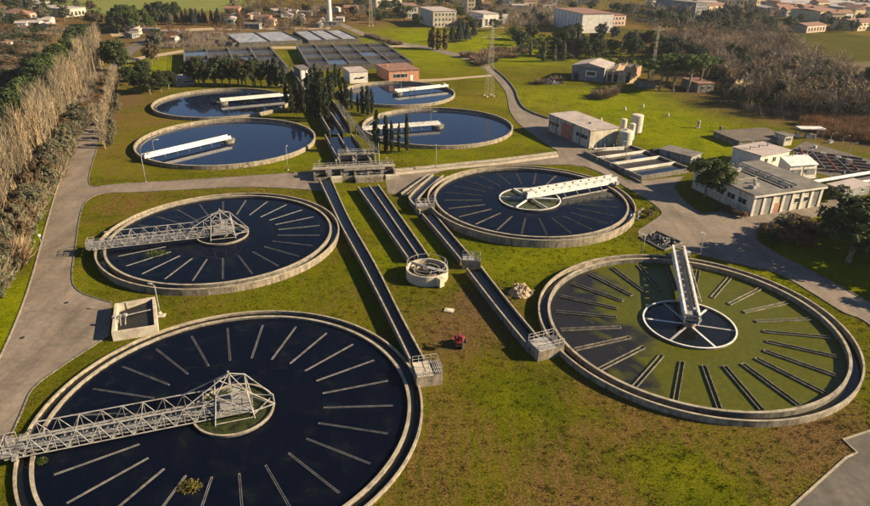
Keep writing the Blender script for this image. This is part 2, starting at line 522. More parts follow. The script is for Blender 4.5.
def railing(name, pts, h, mat, parent, post_gap=1.6, r=0.035, rails=2):
    """posts and rails along a line, one part"""
    m = MB()
    pts = [Vector(p) for p in pts]
    for a, b in zip(pts[:-1], pts[1:]):
        n = max(1, round((b - a).length / post_gap))
        for i in range(n + 1):
            p = a.lerp(b, i / n)
            m.box((p.x, p.y, p.z + h / 2), (2 * r, 2 * r, h))
        for k in range(rails):
            z = h * (k + 1) / rails
            m.tube([a + Vector((0, 0, z)), b + Vector((0, 0, z))], r, 4)
    return link(name, m.mesh(name, mat), parent)
_ORD = "first second third fourth fifth sixth seventh eighth ninth tenth eleventh twelfth".split()
def nth(i):
    if i < 12:
        return _ORD[i]
    k = i + 1
    return str(k) + ("th" if 10 < k % 100 < 14 else {1: "st", 2: "nd", 3: "rd"}.get(k % 10, "th"))
# ================================================================== the setting: ground
def axis(lo, f0, f1, hi, fine, n):
    a = np.arange(f0, f1 + fine, fine)
    l = f0 - (f0 - lo) * (np.linspace(0, 1, n)[1:] ** 2)
    h = a[-1] + (hi - a[-1]) * (np.linspace(0, 1, n)[1:] ** 2)
    return np.concatenate([l[::-1], a, h])
gx, gy = axis(-3000, -170, 190, 3000, 2.5, 26), axis(-600, 30, 340, 4500, 2.5, 30)
NX, NY = len(gx), len(gy)
XX, YY = np.meshgrid(gx, gy)
def turf_mask(x, y):
    r = np.full(x.shape, 0.13)
    g = np.full(x.shape, 0.10)
    b = np.zeros(x.shape)
    far = np.clip((y - 330) / 120, 0, 1)
    r += 0.30 * far
    for px, py, rad, dr, dg, db in TURF:
        c = G(px, py)
        w = np.exp(-(((x - c.x) ** 2 + (y - c.y) ** 2) / rad ** 2) ** 1.5)
        r += dr * w
        g += dg * w
        b += db * w
    return np.stack([np.clip(r, -.3, 1), np.clip(g, 0, 1), np.clip(b, 0, 1), np.ones_like(r)], -1)
TURF = [  # sighted spot, radius in metres, dryness, lushness, bare soil
    (470, 320, 8, .42, -.1, .25), (485, 300, 5, .3, 0, .3), (440, 345, 5, .25, 0, .2), (520, 400, 6, -.18, .2, 0), (500, 470, 6, -.2, .15, 0), (455, 440, 6, .1, .0, 0),
    (560, 470, 8, .2, -.1, .03), (620, 430, 6, .16, -.1, 0), (600, 395, 5, .15, 0, 0), (560, 440, 26, .09, -.05, 0), (720, 470, 22, .03, 0, 0), (600, 460, 4, -.25, .1, 0), (660, 455, 4, -.28, .1, 0), (700, 470, 6, -.2, .1, 0), (580, 500, 4, -.2, .1, 0), (770, 490, 5, -.2, .08, 0), (500, 390, 5, -.2, .1, 0), (470, 420, 14, .08, -.05, 0), (680, 470, 6, -.12, .08, 0), (690, 490, 5, -.25, .1, 0), (535, 430, 4, -.25, .1, 0), (590, 420, 3, -.2, .1, 0), (640, 470, 3, -.2, .05, 0), (760, 440, 4, -.2, .1, 0), (740, 455, 8, .25, 0, 0),
    (830, 430, 7, .5, -.1, .3), (800, 470, 7, .22, 0, .1), (420, 480, 7, .18, 0, 0), (540, 500, 6, .2, 0, 0), (610, 490, 8, .16, 0, .03), (650, 440, 5, .16, 0, .03),
    (230, 305, 10, .08, .12, 0), (300, 290, 9, -.05, .2, 0), (110, 215, 8, .18, .1, 0), (130, 200, 8, .25, 0, 0), (250, 185, 8, .18, .1, 0), (85, 275, 7, .05, .2, 0),
    (130, 150, 12, .28, .1, 0), (150, 120, 14, .35, .1, 0), (125, 170, 10, .15, .15, 0), (250, 172, 12, 0, .35, 0), (300, 160, 9, -.1, .4, 0),
    (165, 65, 26, -.25, .95, 0), (300, 55, 14, -.1, .8, 0), (250, 45, 16, .1, .4, 0), (420, 58, 26, -.1, .75, 0), (450, 70, 16, 0, .4, 0), (470, 100, 16, .16, .35, 0),
    (500, 120, 12, .10, .3, 0), (450, 155, 14, -.1, .5, 0), (520, 142, 10, -.1, .4, 0),
    (540, 95, 24, .05, .75, 0), (600, 105, 26, -.1, .85, 0), (660, 120, 26, -.15, .95, 0), (700, 140, 20, -.15, .95, 0), (630, 95, 22, -.05, .8, 0), (560, 110, 14, .2, 0, 0),
    (730, 165, 10, -.1, .6, 0), (520, 60, 26, -.1, .5, 0), (580, 118, 9, .25, -.3, 0),
    (365, 220, 8, -.25, .5, 0), (385, 260, 7, -.2, .45, 0), (350, 200, 6, -.2, .5, 0), (410, 240, 6, -.2, .4, 0), (450, 245, 7, -.15, .35, 0),
    (530, 255, 10, -.2, .45, 0), (600, 248, 10, -.2, .5, 0), (500, 265, 8, -.1, .3, 0), (640, 195, 8, -.1, .4, 0), (760, 272, 9, -.1, .35, 0),
    (20, 300, 9, -.2, .9, 0), (35, 240, 7, -.2, .8, 0), (45, 200, 6, -.1, .7, 0), (5, 340, 7, -.2, .9, 0), (820, 255, 14, -.2, .4, 0), (850, 280, 12, -.2, .3, 0),
    (10, 110, 40, .3, -.1, .4), (30, 60, 60, .35, -.1, .4), (60, 30, 80, .4, -.1, .35), (110, 100, 16, .5, -.1, .4), (88, 120, 9, .6, 0, .6), (100, 80, 14, .5, 0, .6),
    (700, 80, 30, .3, -.1, .6), (760, 60, 60, .4, -.1, .7), (780, 100, 40, .4, -.1, .7), (840, 110, 30, .4, -.1, .8), (700, 45, 60, .45, -.1, .5), (850, 140, 14, .3, 0, .6),
    (600, 60, 40, .1, .1, .2), (300, 20, 70, .4, -.1, .45), (180, 38, 40, .5, -.1, .5), (400, 33, 40, -.35, .55, 0), (450, 40, 50, -.4, .55, 0), (520, 44, 55, -.4, .5, 0), (560, 48, 50, -.3, .4, 0), (410, 12, 70, .1, .1, .2), (560, 20, 90, .1, .1, .2), (640, 62, 40, -.2, .35, 0),
]
gm = bpy.data.meshes.new("ground")
gv = np.zeros((NX * NY, 3), np.float32)
gv[:, 0], gv[:, 1] = XX.ravel(), YY.ravel()
ii, jj = np.meshgrid(np.arange(NX - 1), np.arange(NY - 1))
q = (jj * NX + ii).ravel()
gf = np.stack([q, q + 1, q + NX + 1, q + NX], 1)
gm.vertices.add(len(gv)); gm.vertices.foreach_set("co", gv.ravel())
gm.loops.add(gf.size); gm.loops.foreach_set("vertex_index", gf.ravel().astype(np.int32))
gm.polygons.add(len(gf)); gm.polygons.foreach_set("loop_start", np.arange(0, gf.size, 4, dtype=np.int32))
gm.update(calc_edges=True)
ca = gm.color_attributes.new("turf", 'FLOAT_COLOR', 'POINT')
ca.data.foreach_set("color", turf_mask(gv[:, 0].astype(float), gv[:, 1].astype(float)).astype(np.float32).ravel())
gm.materials.append(MATS["turf"])
ground = link("ground", gm)
ground["kind"] = "structure"

# ------------------------------------------------------------------ fields beyond
def sheet(name, px, z, mat):
    return struct(name, MB().sheet(GL(px), z), mat)
sheet("field", [(40, 3), (70, 12), (110, 14), (175, 9), (245, 13), (255, 2), (250, -14), (60, -14)], 0.03, "field_green")
sheet("field", [(788, 32), (825, 30), (905, 42), (905, 60), (850, 62), (800, 50)], 0.03, "field_olive")
sheet("field", [(800, 50), (850, 62), (905, 60), (905, 92), (840, 90), (770, 66)], 0.025, "field_brown")
sheet("field", [(600, 27), (660, 30), (690, 36), (640, 42), (600, 36)], 0.03, "field_olive")

# ------------------------------------------------------------------ roads
def smooth_line(pts, k=3):
    """a rounded line through surveyed points"""
    P = [Vector((p[0], p[1])) for p in pts]
    out = []
    for i in range(len(P) - 1):
        p0, p1, p2, p3 = P[max(i - 1, 0)], P[i], P[i + 1], P[min(i + 2, len(P) - 1)]
        for s in range(k):
            t = s / k
            out.append(0.5 * ((2 * p1) + (p2 - p0) * t + (2 * p0 - 5 * p1 + 4 * p2 - p3) * t * t + (3 * p1 - p0 - 3 * p2 + p3) * t ** 3))
    out.append(P[-1])
    return out
def road(name, left, right, z=0.02, mat="road"):
    return struct(name, MB().sheet(list(left) + list(reversed(right)), z), mat)
def kerb(px=None, line=None, w=0.16, h=0.13, mat="old_shaded_concrete", name="kerb"):  # default dark tone puts the kerb's shaded face into its colour
    line = line or smooth_line(GL(px))
    return struct(name, MB().strip_wall(line, w, -0.05, h), mat)
L_left = smooth_line(GL([(-90, 520), (-60, 470), (0, 358), (28, 290), (45, 230), (60, 180), (73, 150), (80, 128)]))
L_right = smooth_line(GL([(-40, 540), (-12, 490), (6, 448), (22, 412), (33, 389), (60, 368), (109, 336)]))
L_right += smooth_line(GL([(112, 303), (98, 299), (80, 292), (72, 279), (75, 250), (80, 216), (86, 202), (101, 194), (130, 192.5)]))
L_right += smooth_line(GL([(180, 190), (250, 187), (322, 191)]))
chamber_e = GL([(322, 191), (318, 171)])
L_right2 = smooth_line(GL([(318, 171), (250, 176), (180, 180.5), (120, 184), (95, 186.5), (89, 181), (92, 165), (98, 146), (103, 127)]))
struct("track", MB().sheet(GL([(80, 128), (94, 92), (108, 66), (128, 46), (150, 36), (156, 38), (136, 51), (120, 68), (112, 92), (103, 127)]), .018), "soil")
struct("road", MB().sheet([p for p in L_left] + [p for p in reversed(L_right + L_right2)], 0.02), "road")
kerb(line=L_left, h=0.14, w=0.22, mat="kerb")
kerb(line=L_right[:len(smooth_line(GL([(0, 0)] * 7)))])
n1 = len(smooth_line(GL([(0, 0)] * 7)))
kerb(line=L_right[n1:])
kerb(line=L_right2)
# the yard round the warehouse, the pad behind the chamber, the lane along the basins and down to the right
R_poly = GL([(388, 194), (396, 194), (412, 188), (432, 174.5), (447, 170), (500, 165.5), (540, 165), (566, 165), (586, 167), (608, 176.5), (628, 189), (649, 201),
             (662, 213), (652, 222), (638, 231), (640, 240), (668, 246), (700, 255), (751, 267), (777, 273), (810, 292), (844, 313), (864, 321), (900, 350), (960, 372),
             (960, 352), (905, 322), (870, 303), (813, 272), (777, 254), (757, 240), (757, 231), (775, 225), (822, 216), (856, 207), (858, 193), (835, 197), (817, 206),
             (749, 216.5), (722, 211), (700, 213), (684, 200), (674, 187), (684, 176), (640, 181), (626, 180), (606, 165), (588, 149.5), (570, 139), (549, 130), (549, 119), (536, 114.5),
             (523.5, 108), (518, 99), (514.6, 90), (505, 78), (492, 67.6), (484, 63), (470, 56.5), (454, 52), (430, 46.5), (401, 42), (383, 38), (365.6, 33), (345, 24), (330, 15),
             (326, 17), (341, 26), (362, 36), (381, 41), (400, 45), (428, 49.5), (451, 55.5), (467, 60), (480, 66), (494, 77), (504.5, 90), (508, 101), (510, 111), (517, 122), (532, 134), (549, 146), (558, 151), (530, 156.5), (500, 161), (450, 166.5), (394, 171.5), (384, 172)])
struct("road", MB().sheet(R_poly, 0.02), "road")
kerb([(492, 67.6), (505, 78), (514.6, 90), (518, 99), (523.5, 108), (536, 114.5), (549, 119)], h=0.5, w=0.35, mat="old_shaded_concrete")
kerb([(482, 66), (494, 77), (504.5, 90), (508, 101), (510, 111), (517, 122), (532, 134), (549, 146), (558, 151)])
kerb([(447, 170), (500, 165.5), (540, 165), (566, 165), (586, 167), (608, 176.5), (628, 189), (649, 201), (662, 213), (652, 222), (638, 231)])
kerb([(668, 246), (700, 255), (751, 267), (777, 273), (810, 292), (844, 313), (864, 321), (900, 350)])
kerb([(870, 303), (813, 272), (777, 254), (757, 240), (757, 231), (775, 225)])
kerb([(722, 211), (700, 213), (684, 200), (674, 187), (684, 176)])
# service road in the near corner, with a pale edging
struct("road", MB().sheet(GL([(795, 504), (846, 458), (857, 454), (843, 440), (870, 431), (930, 410), (1250, 330), (1250, 620), (640, 640)]), 0.02), "asphalt")
kerb(line=GL([(640, 640), (775, 522), (795, 504), (846, 458), (857, 453), (843, 440), (870, 431), (930, 410), (1250, 330)]), h=0.12, w=0.25, mat="coping")
# worn path from the brick house to the lane
struct("path", MB().sheet(GL([(412, 79.5), (440, 78.5), (478, 75.5), (494, 74), (493, 76.5), (470, 78), (440, 81), (412, 82.5)]), 0.015), "earth_heap")
struct("path", MB().sheet(GL([(120, 60), (180, 50), (260, 46.5), (345, 45.5), (420, 45), (420, 47), (345, 47.8), (260, 49), (182, 52.5), (124, 62.5)]), 0.015), "earth_heap")
struct("path", MB().sheet(GL([(110, 33.5), (150, 30), (210, 27.5), (330, 27), (330, 29), (210, 30), (152, 33), (112, 36.5)]), 0.016), "earth_heap")

# ================================================================== round tanks
RIM = 1.6
RIMS = {'A': 0.5, 'B': 1.3, 'C': 1.0, 'D': 1.7, 'E': 1.2, 'F': 1.15, 'G': 1.2, 'H': 1.15}
TANKS = {'A': (-24.64, 62.43, 23.45), 'B': (-42.18, 115.02, 22.9), 'C': (39.86, 84.91, 23.41), 'D': (21.67, 137.58, 23.6),
         'E': (-61.43, 182.43, 25.4), 'F': (0.23, 202.8, 24.2), 'G': (-78.0, 231.2, 24.0), 'H': (-15.7, 252.17, 22.6)}
# the rims were sighted on the level 1.6; carry each one to the height it has
TANKS = {k: tuple(v * (CAM_H - RIMS[k]) / (CAM_H - 1.6) for v in t) for k, t in TANKS.items()}
def launder_mesh(r0, r1, w, mat, zt, zw):
    m = MB()
    tk = .04 if w < .5 else .10
    for s in (-1, 1):
        m.box(((r0 + r1) / 2, s * w / 2, (zt - 0.1) / 2), (r1 - r0, tk, zt + 0.1))
    m.box((r0 + 0.05, 0, (zt - 0.1) / 2), (0.10, w - 0.1, zt + 0.1))
    n = int((r1 - r0) / 0.85)                      # cross ties that make the trough look like a ladder
    for i in range(0):
        m.box((r0 + (r1 - r0) * i / n, 0, zt - 0.05), (0.07, w - 0.1, 0.06))
    return m.mesh("launder", mat)
_lc = {}
def secondary(key, label, water, launder_mat, depth, lw, ring_r, ring_water, n=24, phase=0.0, zl=0.14):
    x, y, R = TANKS[key]
    rim = RIMS[key]
    wl = rim - depth
    t = thing("settling_tank", label, "settling tank", (x, y, 0), 0, "round settling tanks with a double rim")
    part("outer_wall", MB().ring((0, 0), R - 0.26, R, -0.3, rim - 0.12, 160), "concrete", t)
    part("outer_coping", MB().ring((0, 0), R - 0.27, R + 0.02, rim - 0.12, rim, 160), "coping", t)
    part("inner_wall", MB().ring((0, 0), R - 1.92, R - 1.54, -0.3, rim - 0.12, 160), "old_shaded_concrete", t)
    part("inner_coping", MB().ring((0, 0), R - 1.94, R - 1.52, rim - 0.12, rim - 0.005, 160), "coping", t)
    part("channel_water", MB().ring((0, 0), R - 1.54, R - 0.26, -0.3, max(rim - 1.05, .09), 160), "water_channel", t)
    part("water", MB().disc((0, 0), R - 1.9, wl, 160), water, t)
    ck = (launder_mat, lw, round(R, 1), wl)
    if ck not in _lc:
        _lc[ck] = launder_mesh(R * 0.47, R - (3.8 if lw < .5 else 2.9), lw, launder_mat, wl + zl, wl)
    for i in range(n):
        o = link("launder", _lc[ck], t)
        o.rotation_euler = (0, 0, phase + 2 * math.pi * i / n)
    rg = part("stilling_ring", MB().ring((0, 0), ring_r - 0.12, ring_r, -0.2, wl + 0.32, 64), "old_shaded_concrete", t)
    part("ring_rim", MB().ring((0, 0), ring_r - 0.18, ring_r + 0.08, wl + 0.32, wl + 0.40, 64), "coping" if ring_r < 6 else "white_paint", rg)
    part("scum", MB().disc((0, 0), ring_r - 0.1, wl + 0.05, 64), ring_water, t)
    part("centre_pier", MB().cyl((0, 0), 1.0, 1.0, -0.3, rim + .3, 24), "concrete", t)
    return t
secondary('A', "largest near tank of black water crossed by a lattice bridge, cut by the bottom edge", "water_dark", "dull_steel", .38, 0.2, 5.0, "water_scum", phase=math.radians(4), zl=.05)
secondary('B', "tank of dark water with a lattice bridge beside the road, behind the concrete pit", "water_dark", "dull_steel", .45, 0.2, 5.0, "water_dark", phase=math.radians(2), zl=.05)
secondary('C', "tank covered with green algae, on the right beside the lane", "water_algae", "old_shaded_concrete", 0.90, 0.62, 7.0, "water_channel", phase=math.radians(6), zl=0.22)
secondary('D', "dark blue tank with a white plate bridge, beside the pale pad and lane", "water_dark", "old_shaded_concrete", .6, 0.24, 7.0, "water_scum", phase=math.radians(3), zl=.06)
def primary(key, label):
    x, y, R = TANKS[key]
    rim = RIMS[key]
    t = thing("settling_tank", label, "settling tank", (x, y, 0), 0, "round blue settling tanks with a single rim")
    part("wall", MB().ring((0, 0), R - 0.40, R, -0.3, rim - 0.12, 144), "concrete", t)
    part("coping", MB().ring((0, 0), R - 0.44, R + 0.04, rim - 0.12, rim, 144), "coping", t)
    part("water", MB().disc((0, 0), R - 0.3, rim - 1.0, 144), "water_blue", t)
    part("weir", MB().ring((0, 0), R - 1.6, R - 1.5, 0.0, rim - .88, 144), "dull_steel", t)
    part("centre_pier", MB().lathe((0, 0, 0), [(1.9, -0.3), (1.9, rim - .4), (2.1, rim - .35), (2.1, rim - .05), (0.4, rim)], 28), "old_shaded_concrete", t)
    return t
primary('E', "nearer of the two blue tanks left of the cypresses")
primary('F', "blue tank right of the cypresses, nearest to the cross lane")
primary('G', "farther of the two blue tanks left of the cypresses, before the dark trees")
primary('H', "farthest blue tank, in front of the brick house")

# ------------------------------------------------------------------ scraper bridges
def aim(key, px, py, z):
    x, y, R = TANKS[key]
    p = G(px, py, z + RIMS[key] - RIM)
    return math.atan2(p.y - y, p.x - x)
def truss_bridge(key, px, py, label):
    x, y, R = TANKS[key]
    t = thing("lattice_bridge", label, "scraper bridge", (x, y, RIMS[key] - RIM), aim(key, px, py, 2.2), "white lattice scraper bridges")
    L, W, zb, zt = R + .9, 1.75, 1.95, 4.0
    nb, x0 = 9, 2.2
    dx = (L - 1.8 - x0) / nb
    for s in (-1, 1):
        bar("bottom_chord", (x0 - 0.6, s * W, zb), (L, s * W, zb), 0.10, "galvanised", t)
        bar("top_chord", (x0, s * W * 0.85, zt), (L - 2.6, s * W * 0.85, zt), 0.10, "galvanised", t)
        for i in range(nb):
            a, b = x0 + i * dx, x0 + (i + 1) * dx
            ym = s * W * 0.85
            bar("diagonal", (a, s * W, zb), ((a + b) / 2, ym, zt), 0.065, "galvanised", t)
            bar("diagonal", ((a + b) / 2, ym, zt), (b, s * W, zb), 0.065, "galvanised", t)
            bar("post", ((a + b) / 2, s * W, zb), ((a + b) / 2, ym, zt), 0.05, "galvanised", t)
    for i in range(nb + 1):
        xx = x0 + i * dx
        bar("cross_beam", (xx, -W, zb), (xx, W, zb), 0.09, "galvanised", t)
        if i < nb:
            bar("cross_brace", (xx, -W, zb), (xx + dx, W, zb), 0.07, "dull_steel", t)
    for i in range(0, nb, 3):
        xx = x0 + (i + .5) * dx
        bar("top_tie", (xx, -W * .85, zt), (xx, W * .85, zt), 0.08, "galvanised", t)
    # walkway with hand rails and the feed pipe that runs along it
    part("walkway", MB().box((L / 2 + 0.4, 0.25, zb + 0.16), (L - 1.0, 1.0, 0.07)), "dull_steel", t)
    for s in (-0.3, 0.8):
        railing("handrail", [(1.5, s, zb + 0.2), (L, s, zb + 0.2)], 1.05, "galvanised", t, 1.9, 0.03)
    bar("feed_pipe", (1.5, -0.85, zb + 0.32), (L - 1.0, -0.85, zb + 0.32), 0.3, "dull_steel", t, "cyl")
    bar("cable_duct", (1.5, 1.25, zb + 0.16), (L - 1.5, 1.25, zb + 0.16), 0.2, "dull_steel", t, h=0.1)
    # end carriage that runs on the rim
    part("end_carriage", MB().box((R - 0.15, 0, RIM + 0.42), (0.5, 4.4, 0.28)).box((R + .7, 0, zb + 0.1), (1.2, 3.0, 0.14)), "dull_steel", t)
    for s in (-1, 1):
        w = part("wheel", MB().lathe((0, 0, 0), [(0.27, -0.1), (0.3, -0.06), (0.3, 0.06), (0.27, 0.1)], 18), "rubber", t)
        w.location, w.rotation_euler = (R - 0.15, s * 1.9, RIM + 0.3), (0, math.pi / 2, 0)
    railing("end_railing", [(R + .2, -1.4, zb + 0.17), (R + 1.25, -1.4, zb + 0.17), (R + 1.25, 1.4, zb + 0.17), (R + .2, 1.4, zb + 0.17)], 1.1, "galvanised", t, 0.8, 0.04)
    block("drive_motor", (R + .7, -0.6, zb + 0.55), (0.8, 0.6, 0.75), "dull_steel", t)
    # the tower over the pier
    zp, b = 2.25, 1.9
    part("platform", MB().box((0, 0, zp), (2 * b + .5, 2 * b + .5, 0.1)).cyl((0, 0), 1.15, 1.15, 1.9, zp - .05, 20), "dull_steel", t)
    top, apex = 5.2, (7.0 if key == "A" else 6.5)
    for sx in (-1, 1):
        for sy in (-1, 1):
            bar("tower_leg", (sx * b * 1.25, sy * b * 1.25, 1.2), (sx * b * .95, sy * b * .95, top), 0.11, "galvanised", t)
            bar("stay", (sx * b * .95, sy * b * .95, top), (0, 0, apex), 0.08, "galvanised", t)
    for k in range(4):
        c = [(b, b), (-b, b), (-b, -b), (b, -b)]
        (xa, ya), (xb_, yb) = c[k], c[(k + 1) % 4]
        bar("tower_beam", (xa * .95, ya * .95, top), (xb_ * .95, yb * .95, top), 0.09, "galvanised", t)
        bar("tower_brace", (xa * 1.1, ya * 1.1, zp), (xb_ * .95, yb * .95, top), 0.09, "galvanised", t)
        bar("tower_brace", (xb_ * 1.1, yb * 1.1, zp), (xa * .95, ya * .95, top), 0.07, "galvanised", t)
        bar("tower_beam", (xa * 1.22, ya * 1.22, 1.45), (xb_ * 1.22, yb * 1.22, 1.45), 0.1, "galvanised", t)
    bar("mast", (0, 0, zp), (0, 0, apex + .3), 0.24, "galvanised", t)
    for sy in (-1, 1):
        bar("fore_stay", (0, 0, apex), (x0 + dx * 1.5, sy * W * .85, zt), 0.10, "galvanised", t)
        bar("back_stay", (-b * .95, sy * b * .95, top), (-5.0, sy * 0.9, 1.75), 0.11, "galvanised", t)
        bar("back_arm", (-b, sy * b, 1.9), (-5.0, sy * 0.9, 1.75), 0.11, "galvanised", t)
        bar("scraper_hanger", (-b * 1.2, sy * b, 1.5), (-4.6, -sy * .6, 1.6), 0.08, "galvanised", t)
    bar("back_beam", (-5.0, -0.9, 1.75), (-5.0, 0.9, 1.75), 0.12, "galvanised", t)
    block("control_cabinet", (-0.6, -1.0, zp + 0.85), (1.0, 0.7, 1.3), "galvanised", t)
    block("gear_box", (0.9, 0.5, zp + 0.45), (1.3, 1.3, 0.8), "dull_steel", t)
    railing("platform_railing", [(-2.1, -2.1, zp + .05), (-2.1, 2.1, zp + .05), (1.6, 2.1, zp + .05)], 1.05, "galvanised", t, 1.1, 0.03)
    railing("platform_railing", [(-2.1, -2.1, zp + .05), (1.6, -2.1, zp + .05)], 1.05, "galvanised", t, 1.1, 0.03)
    return t
truss_bridge('A', 14, 447, "white lattice bridge with a pyramid tower over the largest black tank")
truss_bridge('B', 82, 246, "white lattice bridge over the dark tank beside the road")

def girder(m, L0, L1, s, W, zb, zt):
    m.box(((L0 + L1) / 2, s * W, (zb + zt - .55) / 2), (L1 - L0, 0.10, zt - .55 - zb))
    n = int((L1 - L0) / 2.3)
    dx = (L1 - L0) / n
    for i in range(n):                              # plate between the openings
        m.box((L0 + dx * (i + .5), s * W, zt - .36), (dx - 0.55, 0.10, 0.38))
    m.box(((L0 + L1) / 2, s * W, zt - .085), (L1 - L0, 0.10, 0.17))
    m.box(((L0 + L1) / 2, s * W, zt + .03), (L1 - L0, 0.34, 0.06))
    m.box(((L0 + L1) / 2, s * W, zb - .03), (L1 - L0, 0.34, 0.06))
def plate_bridge(key, px, py, label, side):
    x, y, R = TANKS[key]
    t = thing("plate_bridge", label, "scraper bridge", (x, y, RIMS[key] - RIM), aim(key, px, py, 2.6), "scraper bridges with plate girders")
    zb, zt, W, L0, L1 = 1.95, 3.45, 1.0, -1.6, R + 1.0
    for s in (-1, 1):
        m = MB()
        girder(m, L0, L1, s, W, zb, zt)
        part("girder", m, "white_paint", t)
    part("walkway", MB().box(((L0 + L1) / 2, 0, zb + .45), (L1 - L0, 2 * W - .2, 0.07)), "dull_steel", t)
    n = 9
    for i in range(n):
        xx = L0 + 1 + (L1 - L0 - 2) * i / (n - 1)
        bar("cross_beam", (xx, -W, zb + .3), (xx, W, zb + .3), 0.14, "dull_steel", t)
    bar("cable_duct", (0, 0.5, zb + .6), (L1 - 1, 0.5, zb + .6), 0.3, "galvanised", t, h=.16)
    bar("water_pipe", (0, -0.6, zb + .65), (L1 - 3, -0.6, zb + .65), 0.2, "dull_steel", t, "cyl")
    part("end_carriage", MB().box((R - .15, 0, RIM + .22), (0.6, 3.6, 0.26)), "dull_steel", t)
    for s in (-1, 1):
        w = part("wheel", MB().lathe((0, 0, 0), [(0.2, -0.1), (0.24, -0.06), (0.24, 0.06), (0.2, 0.1)], 18), "rubber", t)
        w.location, w.rotation_euler = (R - .15, s * 1.95, RIM + .24), (0, math.pi / 2, 0)
    block("drive_motor", (R + .2, side * 1.9, RIM + .75), (0.9, 0.7, 0.8), "galvanised", t)
    part("centre_platform", MB().cyl((0, 0), 1.7, 1.7, 1.92, 2.0, 24), "dull_steel", t)
    block("gear_box", (-0.4, 0.2, 2.75), (1.3, 1.1, 0.8), "dull_steel", t)
    block("control_cabinet", (0.6, -.5, 2.9), (0.6, 0.5, 1.1), "galvanised", t)
    railing("platform_railing", [(-1.6, -1.2, 2.0), (-1.7, 0, 2.0), (-1.6, 1.2, 2.0)], 1.3, "galvanised", t, .8, .035)
    for k in range(6):                              # arms across the ring
        a = math.radians(30 + 60 * k)
        bar("ring_arm", (1.0 * math.cos(a), 1.0 * math.sin(a), zb - (1.25 if key == "C" else .45)), (6.9 * math.cos(a), 6.9 * math.sin(a), zb - (1.3 if key == "C" else .5)), 0.34, "white_paint" if k % 2 else "galvanised", t, h=.3)
    # surface skimmer carried beside the bridge
    bar("skimmer_blade", (7.2, side * 2.6, 1.15), (R - 2.3, side * 2.2, 1.15), 0.10, "galvanised", t, h=0.34)
    for i in range(4):
        xx = 8.5 + 3.6 * i
        bar("skimmer_hanger", (xx, side * W, zb + .1), (xx, side * 2.5, 1.2), 0.09, "galvanised", t)
    return t
plate_bridge('C', 678, 250, "pale plate girder bridge over the green algae tank", -1)
plate_bridge('D', 609, 180, "white plate girder bridge with square openings over the dark blue tank", -1)

def parapet_bridge(key, px, py, label, lamp):
    x, y, R = TANKS[key]
    t = thing("parapet_bridge", label, "scraper bridge", (x, y, RIMS[key] - RIM), aim(key, px, py, 1.9), "white parapet bridges over the blue tanks")
    L = R - 0.1
    part("deck", MB().box((L / 2, 0, 1.82), (L + 1.2, 1.7, 0.16)), "dull_steel", t)
    for s in (-1, 1):
        part("parapet", MB().box((L / 2, s * .87, 2.12), (L + 1.2, 0.08, .84)).box((L / 2, s * .87, 2.58), (L + 1.2, 0.2, 0.08)), "white_paint", t)
    n = 7
    for i in range(n):
        xx = 2.5 + (L - 4) * i / (n - 1)
        bar("scraper_hanger", (xx, 0.6, 1.75), (xx - .3, 0.9, 0.4), 0.09, "dull_steel", t)
    part("end_carriage", MB().box((R - .25, 0, RIM + .12), (0.5, 3.2, 0.2)), "dull_steel", t)
    block("control_cabinet", (L - .8, .35, 2.5), (0.7, 0.5, 1.2), "galvanised", t)
    part("turntable", MB().cyl((0, 0), 1.25, 1.25, 1.6, 1.74, 24), "dull_steel", t)
    lx = lamp * L
    part("lamp_arm", MB().tube([(lx, 0.2, 1.9), (lx, 0.2, 5.2), (lx - .2, 0.2, 5.7), (lx - .7, .2, 5.95), (lx - 1.3, .2, 5.9)], [.07, .06, .055, .05, .05], 6), "galvanised", t, smooth=True)
    block("lamp_head", (lx - 1.5, .2, 5.86), (0.7, 0.28, 0.14), "galvanised", t)
    return t
parapet_bridge('E', 140, 158, "white parapet bridge over the nearer left blue tank", .9)
parapet_bridge('F', 362, 129, "white parapet bridge partly behind five cypresses over the right blue tank", .1)
parapet_bridge('G', 283, 95, "white parapet bridge over the farther left blue tank", .95)
parapet_bridge('H', 449, 85.5, "white parapet bridge over the farthest blue tank", .08)

# green weed grown on two launders
def weed(name, px, py, z, r, label):
    p = G(px, py, z)
    m = MB()
    rr = random.Random(int(px))
    for i in range(260):
        a, d = rr.random() * 6.28, r * rr.random() ** .6
        c = Vector((d * math.cos(a), d * math.sin(a) * .8, rr.random() * 0.45 * (1 - d / r * .6)))
        e1 = Vector((rr.gauss(0, 1), rr.gauss(0, 1), rr.gauss(0, .6))).normalized() * .22
        e2 = Vector((rr.gauss(0, 1), rr.gauss(0, 1), rr.gauss(0, .6))).normalized() * .16
        m.add([c - e1, c + e2, c + e1], [(0, 1, 2)])
    o = link(name, m.mesh(name, "leaf_weed" if px > 150 and py > 400 else "leaf_green"))
    o.location = p
    o["kind"] = "stuff"
    o["label"] = label
weed("weeds", 190, 487, .15, 1.3, "clump of yellow-brown weeds growing in the black tank")
weed("weeds", 157, 254, .86, 2.0, "green weeds floating in the dark tank near the lattice bridge")
weed("weeds", 42, 462, .14, .6, "small green weed tuft at the inner wall of the black tank")

